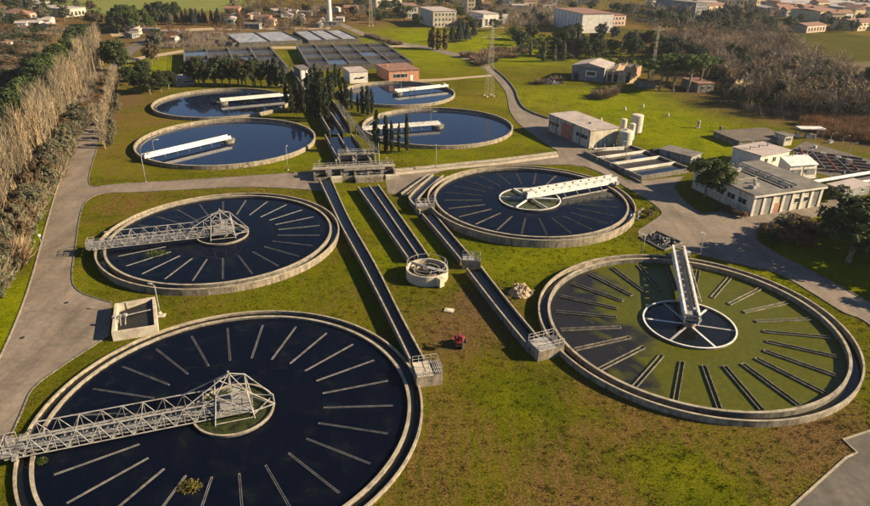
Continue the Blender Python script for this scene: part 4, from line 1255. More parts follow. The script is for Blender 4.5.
for k in range(4):
    p = G(847, 184).lerp(G(890, 178.3), k / 3) - o
    bar("post", p, p + Vector((0, .3, .9)), .25, "dull_steel", t)
# small pump houses at the edge of the lawn
for fl, fr, bl, h, wall, roof, lab in (((738, 147), (790, 143), (722, 136), 1.6, "old_shaded_concrete", "soil", "low dark walled bed beside the lawn, behind the annex"),
                                       ((783, 146), (791, 145), (781, 141.5), 3.0, "cream_wall", "flat_roof", "small cream hut at the end of the low dark bed"),
                                       ((690, 165), (700, 161), (672, 152), 2.2, "grey_wall", "flat_roof", "low grey shed with a dark roof behind the round tree"),
                                       ((842, 200), (868, 194), (838, 191), 2.4, "grey_wall", "pale_roof", "flat grey shed half hidden by the big dark tree")):
    t, w_, d_ = hall(lab, "shed", "shed", fl, fr, bl, h, wall, roof, eave=.2)
    windows(t, .5, w_ - .5, 2, h * .5, h * .8, -.02, .9)
t = thing("canopy", "white flat canopy on thin posts at the far edge of the sludge beds", "canopy", G(808, 138))
part("roof", MB().box((0, 0, 3.3), (8.0, 3.4, .25)), "white_paint", t)
for sx in (-1, 1):
    for sy in (-1, 1):
        bar("post", (sx * 3.6, sy * 1.4, 0), (sx * 3.6, sy * 1.4, 3.2), .16, "dull_steel", t)
part("pump", MB().box((0, 0, .7), (2.2, 1.2, 1.4)).cyl((1.8, 0), .5, .5, 0, 1.2, 12), "dull_steel", t)
# roof-top and yard clutter
rr = random.Random(9)
for i, (px, py) in enumerate(((752, 142), (762, 139), (771, 141), (778, 137), (796, 137), (830, 143), (822, 156), (838, 159), (815, 148), (848, 164))):
    t = thing("valve_box", f"{nth(i)} small valve box from the left among the low beds by the sludge walls", "valve box", G(px, py), rr.random() * 3, "small valve boxes among the sludge beds")
    s = rr.uniform(.8, 1.5)
    part("box", MB().box((0, 0, s * .4), (s, s * .7, s * .9)), "white_wall", t)
    part("lid", MB().box((0, 0, s * .89), (s * 1.15, s * .85, .1)), "galvanised", t)
    bar("pipe", (s * .4, 0, .3), (s * 1.4, .2, .3), .25, "dull_steel", t, "cyl")

# brick house, white hut and shed by the far tanks
t, W, D = hall("small brick house with a flat roof behind the farthest blue tank", "brick_house", "house", (389, 82), (419, 80), (387, 74.5), 4.6, "brick_wall", "tile_roof", eave=.4)
windows(t, W * .15, W * .6, 3, 1.6, 3.2, -.02, 2.0)
windows(t, D * .1, D * .8, 1, 1.6, 3.0, W + .02, 1.4, face="y")
part("door", MB().box((W * .75, -.02, 1.2), (1.2, .1, 2.4)), "white_paint", t)
part("chimney", MB().box((W * .2, D * .6, 5.3), (.8, .8, 1.0)), "brick_wall", t)
t, W, D = hall("small white hut with a dark painted mark beside the brick house", "hut", "hut", (350, 83.5), (368, 82.5), (349, 78), 4.6, "white_wall", "pale_roof", eave=.2)
part("painted_mark", MB().add([(W * .18, -.02, 1.9), (W * .35, -.02, 2.5), (W * .5, -.02, 2.2), (W * .62, -.02, 2.7), (W * .82, -.02, 2.5), (W * .78, -.02, 1.9), (W * .55, -.02, 1.6), (W * .4, -.02, 1.8), (W * .3, -.02, 1.55)], [tuple(range(9))]), "dark_void", t)
part("door", MB().box((W + .02, D * .5, 1.1), (.1, 1.1, 2.2)), "grey_wall", t)
t, W, D = hall("low pale shed with small windows among the dark trees, left of the farthest left tank", "shed", "shed", (176, 87), (196, 85), (174, 83), 3.0, "grey_wall", "pale_roof", eave=.3)
windows(t, W * .4, W * .9, 2, 1.2, 2.2, -.02, 1.4)
t, W, D = hall("two-panelled white kiosk beside the upper channel among cypresses", "kiosk", "kiosk", (301, 82), (311, 81.3), (300, 77), 5.0, "grey_wall", "flat_roof", eave=.15)
for k in range(2):
    part("panel", MB().box((W * (.27 + .46 * k), -.02, 2.6), (W * .36, .12, 4.4)), "white_paint", t)

# grey ruin with broken walls on the lawn
t, W, D = hall("long grey derelict building with one pale window above the lawn", "derelict_building", "building", (571, 79), (603, 82.5), (577, 73), 6.2, "grey_wall", "pale_roof", eave=.3, gable=1.6)
f = part("window", MB().box((W * .6, -.03, 3.3), (W * .34, .1, 2.6)), "white_paint", t)
part("pane", MB().box((W * .6, -.09, 3.3), (W * .26, .06, 1.6)), "window_glass", f)
part("door", MB().box((W * .15, -.03, 1.5), (2.0, .1, 3.0)), "dark_void", t)
t, W, D = hall("roofless dark wing of the derelict building", "derelict_wing", "building", (604, 81.5), (627, 84), (607, 72), 4.6, "brick_wall", "soil", eave=.0)
for k in range(4):
    part("pier", MB().box((W * (.1 + .26 * k), -.12, 2.5), (.5, .24, 5.0)), "white_wall", t)
    part("opening", MB().box((W * (.22 + .26 * k), -.02, 2.0), (1.6, .06, 3.0)), "dark_void", t)
def ruin(label, px, py, w, h, rz, mat):
    t = thing("ruined_wall", label, "ruin", G(px, py), rz)
    pts = [(0, 0), (w * .1, h * .5), (w * .25, h * .62), (w * .4, h * .95), (w * .55, h * .8), (w * .7, h * .86), (w * .82, h), (w * .9, h * .55), (w, h * .4), (w, 0)]
    n = len(pts)
    for nm, y0, sx in (("front_wall", 0, 1), ("rear_wall", w * .5, .9)):
        m = MB()
        m.add([(x * sx, y0, z - .1) for x, z in pts] + [(x * sx, y0 + .6, z - .1) for x, z in pts],
              [tuple(range(n)), tuple(range(2 * n - 1, n - 1, -1))] + [(i + n, i, (i + 1) % n, (i + 1) % n + n) for i in range(n)])
        part(nm, m, mat, t)
    part("side_wall", MB().box((w * .94, w * .27, h * .3), (.6, w * .45, h * .6)), mat, t)
    part("opening", MB().box((w * .55, -.02, h * .3), (w * .16, .1, h * .45)), "dark_void", t)
ruin("sunlit gable fragment at the right end of the derelict wing", 617, 84, 10, 8.5, math.radians(20), "sandstone")
ruin("small sandstone ruin in the thicket right of the stone pines", 737, 97, 9, 6.5, math.radians(25), "sandstone")
ruin("larger sandstone ruin in the brown thicket near the dark leaning tree", 794, 95, 14, 7.5, math.radians(15), "sandstone")
ruin("broken ochre wall just behind the larger sandstone ruin", 803, 83, 10, 7, math.radians(5), "ochre_wall")
ruin("white broken wall left of the larger sandstone ruin", 783, 83, 7, 4.5, math.radians(8), "white_wall")
for lab, fl, fr, bl, h in (("low stone wall segment under the stone pines", (634, 87), (655, 89), (634, 85.5), 2.2), ("shaded brick shed at the right end of the stone pines", (697, 92.5), (713, 92), (697, 86), 3.5)):
    t, w_, d_ = hall(lab, "shed", "shed", fl, fr, bl, h, "old_shaded_concrete", "tile_roof", eave=.2)
    windows(t, 1, w_ - 1, 2, 1, h * .75, -.02, 1.2)

# ------------------------------------------------------------------ smaller things on the lawns
# red machine
p = G(460, 345)
t = thing("red_machine", "small red wheeled machine with a raised arm on the dry grass", "machine", p, math.radians(70))
part("chassis", MB().box((0, 0, .62), (2.2, .8, .22)).box((-.8, 0, .85), (.5, .6, .3)), "red_paint", t)
part("engine_cover", MB().add([(-.1, -.42, .73), (1.0, -.42, .73), (1.0, .42, .73), (-.1, .42, .73), (0, -.36, 1.4), (.85, -.34, 1.28), (.85, .34, 1.28), (0, .36, 1.4)],
                              [(3, 2, 1, 0), (4, 5, 6, 7), (0, 1, 5, 4), (1, 2, 6, 5), (2, 3, 7, 6), (3, 0, 4, 7)]), "red_paint", t)
for sx, r_ in ((-.75, .5), (.85, .36)):
    for s in (-1, 1):
        w = part("wheel", MB().lathe((0, 0, 0), [(r_ * .5, -.13), (r_ * .9, -.14), (r_, -.08), (r_, .08), (r_ * .9, .14), (r_ * .5, .13)], 18), "rubber", t)
        w.location, w.rotation_euler = (sx, s * .62, r_), (math.pi / 2, 0, 0)
        part("hub", MB().lathe((0, 0, 0), [(r_ * .5, -.1), (r_ * .5, .1)], 12), "red_paint", w)
bar("arm", (-.6, .1, 1.0), (-.2, .1, 2.5), .16, "red_paint", t)
bar("arm", (-.2, .1, 2.5), (-1.5, .15, 2.0), .14, "red_paint", t)
part("hopper", MB().add([(-1.75, -.3, 1.6), (-1.2, -.3, 1.6), (-1.2, .4, 1.6), (-1.75, .4, 1.6), (-2.0, -.5, 2.1), (-1.0, -.5, 2.1), (-1.0, .6, 2.1), (-2.0, .6, 2.1)],
                        [(3, 2, 1, 0), (0, 1, 5, 4), (1, 2, 6, 5), (2, 3, 7, 6), (3, 0, 4, 7)]), "red_paint", t)
part("seat", MB().box((-.45, 0, 1.12), (.45, .45, .12)).box((-.68, 0, 1.4), (.1, .45, .55)), "rubber", t)
bar("exhaust", (.5, .2, 1.3), (.5, .2, 2.0), .09, "dull_steel", t, "cyl")
railing("guard_rail", [(-1.0, -.4, 1.0), (-1.0, .4, 1.0)], 1.2, "red_paint", t, .8, .04)
# concrete cover
t = thing("concrete_cover", "square white concrete cover lying in the grass above the red machine", "cover", G(449, 311), math.radians(-14))
part("slab", MB().box((0, 0, .09), (1.5, 1.2, .2)), "pale_concrete", t)
part("lid", MB().box((0, 0, .22), (.8, .7, .05)), "white_wall", t)
t = thing("concrete_cover", "small square hatch beside the pit lamp post", "cover", G(162, 316), math.radians(5))
part("slab", MB().box((0, 0, .09), (1.0, 1.0, .2)), "pale_concrete", t)
part("lid", MB().box((0, 0, .22), (.6, .6, .05)), "galvanised", t)
# heaps
_ROCK = {}
def unit_rock(k, mat):
    if (k, mat) not in _ROCK:
        r = np.random.default_rng(k + 40)
        m = MB().lathe((0, 0, 0), [(.3, -.8), (.85, -.45), (1.0, .1), (.75, .6), (.25, .9)], 7)
        m.v = [tuple(np.array(v) * (.8 + .4 * r.random())) for v in m.v]
        _ROCK[(k, mat)] = m.mesh("stone", mat)
    return _ROCK[(k, mat)]
def heap(name, px, py, rx, ry, h, mat, label, seed, cat="heap", stones=34):
    rr_ = np.random.default_rng(seed)
    n = 26
    vs, fs = [], []
    for j in range(n):
        for i in range(n):
            u, v = i / (n - 1) * 2 - 1, j / (n - 1) * 2 - 1
            d = math.hypot(u, v)
            z = max(0, 1 - d ** 1.6) * h * (.75 + .5 * rr_.random()) - .05
            vs.append((u * rx + rr_.normal() * .05, v * ry + rr_.normal() * .05, z))
    fs = [(j * n + i, j * n + i + 1, (j + 1) * n + i + 1, (j + 1) * n + i) for j in range(n - 1) for i in range(n - 1)]
    o = link(name, MB().add(vs, fs).mesh(name, mat))
    o.location = G(px, py)
    for k in range(stones):
        a, d = rr_.random() * 6.28, rr_.random() ** .5
        s = .16 + .34 * rr_.random() ** 2
        v = unit_rock(int(rr_.integers(3)), mat)
        st = link("stone", v, o)
        st.location = (d * rx * 1.15 * math.cos(a), d * ry * 1.15 * math.sin(a), max(0, 1 - d ** 1.6) * h * .95 + s * .3)
        st.scale = (s, s * .8, s * .7)
        st.rotation_euler = (rr_.random() * 3, rr_.random() * 3, a)
    return tag(o, label, cat)
heap("earth_heap", 521, 293, 2.2, 2.0, 1.5, "earth_heap", "pale heap of earth and stones in the shade beside the green tank", 1)
heap("black_heap", 660, 241, 3.6, 2.6, .7, "black_rubble", "flat heap of glossy black rubble in the framed bed beside the lane", 2)
t = thing("rubble_bed", "dark rectangular bed behind the green tank holding black rubble", "bed", G(660, 241))
o = Vector(t.location)
pts = [G(640, 238) - o, G(656, 231.5) - o, G(682, 243) - o, G(664, 251) - o]
part("bed_floor", MB().sheet(pts, .04), "black_rubble", t)
for k in range(4):
    part("edging", MB().strip_wall([pts[k], pts[(k + 1) % 4]], .25, -.1, .3), "old_shaded_concrete", t)
heap("earth_heap", 597, 97, 4, 2.5, 1.6, "soil", "low brown heap with brush before the derelict wing", 3)
heap("litter_heap", 547, 83, 7, 3, 1.8, "black_rubble", "dark heap on the lawn left of the derelict building", 5)
# white frames and pipes at the lane side of the plate bridge tank
t = thing("sluice_frame", "leaning white sluice plates with a bush, beside the plate bridge tank", "sluice", G(634, 222))
for k in range(4):
    bar("plate", (k * .75 - 1.2, k * .5 - .6, 0), (k * .75 - .9, k * .75 - .2, 1.9), .16, "white_wall" if k % 2 else "galvanised", t, h=.7)
bar("pipe", (-1.5, -1.2, .4), (2.2, 2.8, .5), .3, "galvanised", t, "cyl")
bar("pipe", (1.0, 1.5, 1.4), (2.8, 3.6, 1.8), .2, "galvanised", t, "cyl")
bar("post", (2.0, 2.5, 0), (2.0, 2.5, 2.4), .14, "galvanised", t)
# small standing figures of stone on the lawn: two squat posts and pale stones
for px, py, h, lab in ((698, 128, 2.6, "squat pale post on the lawn, the left of two"), (720, 132, 2.0, "squat dark post on the lawn, the right of two")):
    t = thing("marker_post", lab, "post", G(px, py))
    part("post", MB().lathe((0, 0, 0), [(.45, -.1), (.4, h * .6), (.55, h * .65), (.5, h * .95), (.1, h)], 10), "cream_wall" if h > 2.2 else "bark", t)
    part("base", MB().box((0, 0, .1), (1.4, 1.2, .3)), "pale_concrete", t)
for i, (px, py) in enumerate(((643, 107), (625, 110), (601, 121), (668, 116))):
    t = thing("lawn_stone", f"{nth(i)} small pale stone from the near end of the wide lawn" if 0 else ["tallest white marker stone on the lawn above the silos", "white marker stone on the lawn, behind the tall one to its left", "low white stone nearest the silos on the lawn", "white stone farthest right on the lawn above the silos"][i], "stone", G(px, py), i)
    part("stone", MB().lathe((0, 0, 0), [(.45, -.1), (.42, .5), (.3, 1.0), (.05, 1.25)], 8), "white_wall", t)
# pale pebble-like ball and post on the left verge
t = thing("marker_post", "white ball topped post on the green verge left of the road", "post", G(41, 243))
bar("post", (0, 0, 0), (0, 0, 1.4), .12, "galvanised", t)
part("ball", MB().lathe((0, 0, 1.6), [(.05, -.3), (.25, -.2), (.32, 0), (.25, .2), (.05, .3)], 14), "white_paint", t, smooth=True)

# ------------------------------------------------------------------ power pylons
def pylon(label, px, py, H, w0, n, mat, group, arms):
    t = thing("power_pylon", label, "pylon", G(px, py), math.radians(20), group)
    def wd(z):
        return w0 * (1 - z / H) ** 1.15 + .28
    zs = [H * (1 - (1 - i / n) ** 1.25) for i in range(n + 1)]
    for sx in (-1, 1):
        for sy in (-1, 1):
            bar("leg", (sx * wd(0), sy * wd(0), 0), (sx * wd(H * .55), sy * wd(H * .55), H * .55), .11, mat, t)
            bar("leg", (sx * wd(H * .55), sy * wd(H * .55), H * .55), (sx * wd(H), sy * wd(H), H), .09, mat, t)
    for i in range(n):
        a, b = wd(zs[i]), wd(zs[i + 1])
        for k in range(4):
            c = [(1, 1), (-1, 1), (-1, -1), (1, -1)]
            p, q_ = c[k], c[(k + 1) % 4]
            bar("brace", (p[0] * a, p[1] * a, zs[i]), (q_[0] * b, q_[1] * b, zs[i + 1]), .045, mat, t)
            bar("brace", (q_[0] * a, q_[1] * a, zs[i]), (p[0] * b, p[1] * b, zs[i + 1]), .045, mat, t)
    for z, L in arms:
        for s in (-1, 1):
            bar("cross_arm", (0, 0, z), (s * L, 0, z + .3), .12, mat, t)
            bar("arm_stay", (0, 0, z + 1.6), (s * L, 0, z + .3), .08, mat, t)
            bar("insulator", (s * L, 0, z + .3), (s * L, 0, z - 1.2), .16, "window_glass", t, "cyl")
    for sx in (-1, 1):
        for sy in (-1, 1):
            block("footing", (sx * wd(0), sy * wd(0), .1), (.8, .8, .6), "pale_concrete", t)
pylon("tall lattice power pylon on the lawn beside the winding lane", 489, 96, 28, 1.15, 9, "pylon_steel", "lattice pylons", ((25.5, 5.2), (22, 4.2)))
pylon("thin distant lattice pylon above the derelict building", 650, 86, 24, .45, 7, "pylon_steel", "lattice pylons", ((23, 3.0),))
pylon("thin distant lattice pylon left of the far lane", 371, 26, 28, 1.0, 7, "pylon_steel", "lattice pylons", ((25, 4.0),))
# pale tower by the far lane
t = thing("water_tower", "slender white tower at the far end of the basins", "tower", G(330, 26))
part("shaft", MB().lathe((0, 0, 0), [(2.0, -.2), (1.8, 8), (1.7, 19), (2.1, 19.4), (2.1, 20.6), (.3, 21)], 20), "white_wall", t, smooth=False)
part("base", MB().box((0, 0, 1), (6, 6, 2)), "grey_wall", t)
part("door", MB().box((0, -3.02, 1.0), (1.2, .1, 1.9)), "dark_void", t)
t = thing("manhole_cover", "dark round manhole cover in the road beside the pit drive", "manhole cover", G(66, 303))
part("frame", MB().ring((0, 0), .42, .55, .0, .035, 20), "kerb", t)
part("lid", MB().cyl((0, 0), .42, .42, .0, .03, 20), "dark_void", t)
t = thing("manhole_cover", "dark round manhole cover in the road at the left verge of the road", "manhole cover", G(22, 338))
part("frame", MB().ring((0, 0), .42, .55, .0, .035, 20), "kerb", t)
part("lid", MB().cyl((0, 0), .42, .42, .0, .03, 20), "dark_void", t)

t = thing("pipe_bundle", "dark pipe bundle running along the lawn edge behind the control building", "pipes", G(690, 160))
o = Vector(t.location)
for k in range(4):
    bar("pipe", G(676 + k * 3, 155 - k * .6, 1.2) - o, G(742 + k * 3, 178 - k * .6, 1.2) - o, .4, ("dull_steel", "galvanised", "rubber", "dull_steel")[k], t, "cyl")
for k in range(7):
    q_ = G(678, 155).lerp(G(744, 178), k / 6) - o
    bar("trestle", q_ + Vector((-.4, .4, 0)), q_ + Vector((1.6, 1.0, 1.0)), .22, "old_shaded_concrete", t)
rr = random.Random(31)
for i in range(5):
    a, b = G(800 + 12 * i, 150 + 3.2 * i, .5), G(812 + 13 * i, 168 + 1.8 * i, .5)
    t = thing("drain_pipe", f"{nth(i)} thin rusty pipe from the left lying across the sludge beds", "pipe", (a.x, a.y, 0), 0, "thin pipes across the sludge beds")
    bar("pipe", Vector((0, 0, .85)), b - a + Vector((0, 0, .85)), .3, "dull_steel" if i % 2 else "rust_panel", t, "cyl")
    block("valve", (0, 0, .8), (.7, .7, 1.5), "galvanised", t)
for i, (px, py) in enumerate(((838, 150), (812, 142), (845, 158), (826, 147))):
    t = thing("light_mast", f"{nth(i)} thin mast from the near end of the sludge beds", "mast", G(px, py + 8), 0, "thin masts at the sludge beds")
    bar("pole", (0, 0, 0), (0, 0, 6.5), .12, "galvanised", t, "cyl")
    bar("arm", (0, 0, 6.4), (1.2, 0, 6.6), .09, "galvanised", t)
    block("lamp_head", (1.4, 0, 6.6), (.6, .3, .14), "galvanised", t)
# ================================================================== vegetation
def raw_mesh(name, V, F, mat):
    """V (n,3), F (m,k) with k corners each"""
    me = bpy.data.meshes.new(name)
    me.vertices.add(len(V)); me.vertices.foreach_set("co", np.asarray(V, np.float32).ravel())
    F = np.asarray(F, np.int32)
    me.loops.add(F.size); me.loops.foreach_set("vertex_index", F.ravel())
    me.polygons.add(len(F)); me.polygons.foreach_set("loop_start", np.arange(0, F.size, F.shape[1], dtype=np.int32))
    me.update(calc_edges=True)
    me.materials.append(MATS[mat])
    return me
def unitv(n, r):
    v = r.normal(size=(n, 3))
    return v / np.linalg.norm(v, axis=1, keepdims=True)
def leaves(C, Rad, n, size, r, squash=1.0, jitter=.7, up=0.0):
    """leaf faces over clumps: C (k,3) centres, Rad (k,) radii"""
    k = len(C)
    d = unitv(k * n, r)
    d[:, 2] = np.where(d[:, 2] < -.3, -d[:, 2], d[:, 2])
    rad = np.repeat(Rad, n) * (0.55 + 0.5 * r.random(k * n))
    P = np.repeat(C, n, 0) + d * rad[:, None] * np.array([1, 1, squash])
    nrm = d + unitv(k * n, r) * jitter + np.array([0, 0, .25])
    nrm /= np.linalg.norm(nrm, axis=1, keepdims=True)
    a = np.cross(nrm, unitv(k * n, r)); a /= np.linalg.norm(a, axis=1, keepdims=True) + 1e-9
    if up:
        a = a + np.array([0, 0, up]); a /= np.linalg.norm(a, axis=1, keepdims=True)
    b = np.cross(nrm, a)
    s = size * (0.6 + .8 * r.random(k * n))[:, None]
    V = np.stack([P - a * s, P + b * s * .55, P + a * s, P - b * s * .55], 1).reshape(-1, 3)
    F = np.arange(len(V)).reshape(-1, 4)
    return V, F
def blades(P, D, L, w, r):
    """thin twig blades: base points P, unit directions D, lengths L"""
    n = len(P)
    a = np.cross(D, unitv(n, r)); a /= np.linalg.norm(a, axis=1, keepdims=True) + 1e-9
    w = np.broadcast_to(np.asarray(w, float), (n,))
    bend = unitv(n, r) * (L * .08)[:, None]
    mid = P + D * (L * .5)[:, None] + bend
    tip = P + D * L[:, None]
    V = np.stack([P - a * w[:, None], P + a * w[:, None], mid + a * w[:, None] * .7, mid - a * w[:, None] * .7, tip], 1).reshape(-1, 3)
    i = np.arange(n)[:, None] * 5
    F = np.concatenate([i + [0, 1, 2], i + [0, 2, 3], i + [3, 2, 4]], 0)
    return V, F
def limbs(m, r, n, z0, z1, spread, length, rad, up):
    out = []
    for i in range(n):
        z = z0 + (z1 - z0) * (i + r.random()) / n
        a = i * 2.4 + r.random()
        d = Vector((math.cos(a) * spread, math.sin(a) * spread, up)).normalized()
        L = length * (.7 + .5 * r.random())
        p0 = Vector((0, 0, z))
        p1 = p0 + d * L * .5 + Vector((0, 0, L * .04))
        p2 = p0 + d * L + Vector((0, 0, L * .16))
        m.tube([p0, p1, p2], [rad, rad * .65, rad * .25], 5)
        out.append((p0, p2))
    return out

def clumps_ellipsoid(r, k, rx, rz, zc, inner=.35):
    d = unitv(k, r)
    t = (inner + (1 - inner) * r.random(k) ** .5)[:, None]
    C = d * t * np.array([rx, rx, rz])
    C[:, :2] *= (1 + .18 * r.normal(size=(k, 1)))
    C[:, 2] += zc
    return C
ARCH = {}
def arch(kind, seed, mat, trunk_mat="bark"):
    key = (kind, seed, mat)
    if key in ARCH:
        return ARCH[key]
    r = np.random.default_rng(seed * 97 + sum(map(ord, kind)))
    m = MB()
    if kind == "broad":
        m.tube([(0, 0, -.2), (.1, .05, 2), (0, .2, 4.5), (.1, 0, 7)], [.38, .3, .22, .08], 8)
        limbs(m, r, 7, 2, 5.5, 1, 3.4, .14, .8)
        C = clumps_ellipsoid(r, 52, 3.5, 3.5, 5.9)
        V, F = leaves(C, .75 + .75 * r.random(len(C)), 62, .34, r)
    elif kind == "round":
        m.tube([(0, 0, -.2), (.1, .1, 1.5), (.4, .0, 4.0), (.3, .2, 6.5)], [.34, .28, .2, .06], 8)
        limbs(m, r, 8, 1.6, 4.5, 1, 3.6, .14, .7)
        C = clumps_ellipsoid(r, 60, 4.0, 2.9, 5.8)
        V, F = leaves(C, .7 + .6 * r.random(len(C)), 80, .25, r)
    elif kind == "pine":
        m.tube([(0, 0, -.2), (.2, .1, 3), (.1, .4, 6), (.3, .3, 8.6)], [.4, .34, .28, .12], 8)
        limbs(m, r, 9, 5.2, 7.2, 1, 4.4, .15, .75)
        C = clumps_ellipsoid(r, 60, 4.8, 1.5, 8.8, .2)
        V, F = leaves(C, .7 + .6 * r.random(len(C)), 60, .3, r, .8)
    elif kind == "cypress":
        m.tube([(0, 0, -.2), (0, 0, 5), (0, 0, 10.5)], [.22, .16, .04], 6)
        k = 60
        z = .7 + 10.9 * (np.arange(k) / k)
        pr = 1.15 * np.clip(np.sin(np.pi * np.clip((z + .6) / 13.2, 0, 1)) ** .62, .05, 1) * (1 - .35 * z / 12)
        a = r.random(k) * 6.28
        C = np.stack([np.cos(a) * pr * .5, np.sin(a) * pr * .5, z], 1)
        V, F = leaves(C, pr * .62 + .08, 44, .30, r, 1.4, .6, 1.3)
    elif kind == "conifer":
        m.tube([(0, 0, -.2), (0, 0, 5), (0, 0, 10.6)], [.26, .18, .03], 6)
        k = 60
        z = 1.2 + 9.6 * (np.arange(k) / k)
        pr = 2.6 * (1 - z / 11.4) + .15
        a = np.arange(k) * 2.4
        C = np.stack([np.cos(a) * pr * .65, np.sin(a) * pr * .65, z], 1)
        V, F = leaves(C, pr * .4 + .15, 40, .30, r, .8, .6)
    elif kind == "bush":
        m.tube([(0, 0, -.1), (.1, 0, .8), (.1, .1, 1.6)], [.1, .08, .03], 5)
        limbs(m, r, 5, .1, .8, .8, 1.5, .05, .8)
        C = clumps_ellipsoid(r, 30, 1.6, 1.1, 1.45, .2)
        C[:, 2] = np.maximum(C[:, 2], .3)
        V, F = leaves(C, .38 + .32 * r.random(len(C)), 60, .17, r)
    elif kind == "tallbush":
        m.tube([(0, 0, -.1), (.1, 0, 1.5), (.1, .1, 3.6)], [.16, .12, .04], 5)
        limbs(m, r, 7, .5, 2.4, .8, 2.2, .07, 1)
        C = clumps_ellipsoid(r, 44, 1.7, 2.3, 2.9, .2)
        C[:, 2] = np.maximum(C[:, 2], .4)
        V, F = leaves(C, .38 + .4 * r.random(len(C)), 54, .20, r)
    elif kind in ("poplar", "column"):
        h = 18.0
        m.tube([(0, 0, -.2), (.1, 0, h * .3), (0, .1, h * .6), (0, 0, h * .93)], [.26, .2, .12, .03], 6)
        nl = 34
        zs = 1.2 + (h * .70) * (np.arange(nl) / nl) ** 1.1
        P, D, L, Wd = [], [], [], []
        for i, z in enumerate(zs):
            a = i * 2.4 + r.random() * .8
            ln = 2.2 + (h - z) * .34 * (.7 + .5 * r.random())
            d = np.array([math.cos(a) * .24, math.sin(a) * .24, 1.0]); d /= np.linalg.norm(d)
            p0 = np.array([0, 0, z])
            P.append(p0); D.append(d); L.append(ln); Wd.append(.07)
            for q_ in range(12):
                tq = .1 + .85 * r.random()
                b = p0 + d * ln * tq
                dd = d + r.normal(size=3) * np.array([.22, .22, .1]); dd /= np.linalg.norm(dd)
                P.append(b); D.append(dd); L.append(1.0 + 1.9 * r.random()); Wd.append(.034)
        V, F = blades(np.array(P), np.array(D), np.array(L), np.array(Wd), r)
    elif kind == "bare":
        m.tube([(0, 0, -.2), (.1, 0, 1.6), (.2, .2, 4.2), (.1, .1, 6.0)], [.28, .22, .14, .05], 6)
        ends = limbs(m, r, 10, 1.3, 5.0, .75, 3.6, .10, 1.0)
        P, D, L, Wd = [], [], [], []
        for p0, p2 in ends:
            d0 = np.array((p2 - p0).normalized())
            p0, p2 = np.array(p0), np.array(p2)
            for q_ in range(15):
                b = p0 + (p2 - p0) * (.25 + .75 * r.random())
                dd = d0 + r.normal(size=3) * .5 + np.array([0, 0, .3]); dd /= np.linalg.norm(dd)
                ln = 1.0 + 1.3 * r.random()
                P.append(b); D.append(dd); L.append(ln); Wd.append(.05)
                for s in range(4):
                    bb = b + dd * ln * (.3 + .6 * r.random())
                    d3 = dd + r.normal(size=3) * .5; d3 /= np.linalg.norm(d3)
                    P.append(bb); D.append(d3); L.append(.5 + .8 * r.random()); Wd.append(.034)
        V, F = blades(np.array(P), np.array(D), np.array(L), np.array(Wd), r)
    elif kind == "scrub":
        m.tube([(0, 0, -.1), (.05, 0, .6), (.1, .1, 1.3)], [.07, .05, .02], 5)
        n = 420
        a = r.random(n) * 6.28
        rr_ = .9 * np.sqrt(r.random(n))
        P = np.stack([rr_ * np.cos(a), rr_ * np.sin(a), r.random(n) * .9], 1)
        D = np.stack([np.cos(a) * .5, np.sin(a) * .5, np.full(n, 1.0)], 1) + r.normal(size=(n, 3)) * .3
        D /= np.linalg.norm(D, axis=1, keepdims=True)
        V, F = blades(P, D, .7 + 1.1 * r.random(n), .035, r)
    tm = m.mesh(kind + "_trunk", trunk_mat)
    cm = raw_mesh(kind + "_crown", V, F, mat)
    ARCH[key] = (tm, cm)
    return ARCH[key]
KIND_NAME = {"broad": "evergreen_tree", "round": "round_tree", "pine": "stone_pine", "cypress": "cypress_tree", "conifer": "conifer_tree", "bush": "bush", "tallbush": "shrub",
             "poplar": "poplar_tree", "column": "poplar_tree", "bare": "bare_tree", "scrub": "scrub_bush"}
HEIGHT = {"broad": 9.8, "round": 9.0, "pine": 10.6, "cypress": 12.0, "conifer": 11.0, "bush": 2.7, "tallbush": 5.0, "poplar": 18.0, "column": 18.0, "bare": 8.2, "scrub": 2.2}
def plant(kind, p, h, mat, label, group, rnd, trunk_mat="bark", wide=1.0):
    tm, cm = arch(kind, rnd.randrange(3), mat, trunk_mat)
    s = h / HEIGHT[kind]
    name = KIND_NAME[kind]
    if kind == "broad":
        name = {"leaf_brown": "russet_tree", "leaf_olive": "grey_green_tree", "leaf_blue": "blue_green_tree"}.get(mat, name)
    t = thing(name, label, "bush" if kind in ("bush", "scrub", "tallbush") else "tree", (p.x, p.y, 0), rnd.random() * 6.28, group)
    t.scale = (s * wide, s * wide, s)
    link("trunk", tm, t)
    link("crown", cm, t)
    return t
def stand(group, where, items, seed=0, order=None):
    """items: (kind, point, height, mat, description, wide); each labelled by its place in the stand"""
    rnd = random.Random(seed)
    items = sorted(items, key=order or (lambda it: it[1].x / max(it[1].y, 1)))
    cnt = {}
    for it in items:
        cnt[it[4]] = cnt.get(it[4], 0) + 1
    seen = {}
    for kind, p, h, mat, desc, wide in items:
        i = seen.get(desc, 0)
        seen[desc] = i + 1
        lab = f"{desc} {where}" if cnt[desc] == 1 else f"{nth(i)} {desc} {where}"
        plant(kind, p, h, mat, lab, group, rnd, "twig_pale" if kind == "poplar" else "bark", wide)
def along(px, n, rnd, jit=1.0, z=0.0):
    L = GL(px)
    seg = [(b - a).length for a, b in zip(L[:-1], L[1:])]
    tot = sum(seg)
    out = []
    for i in range(n):
        d = tot * (i + .5) / n
        k = 0
        while k < len(seg) - 1 and d > seg[k]:
            d -= seg[k]; k += 1
        p = L[k].lerp(L[k + 1], d / seg[k])
        out.append(p + Vector((rnd.gauss(0, jit), rnd.gauss(0, jit), 0)))
    return out
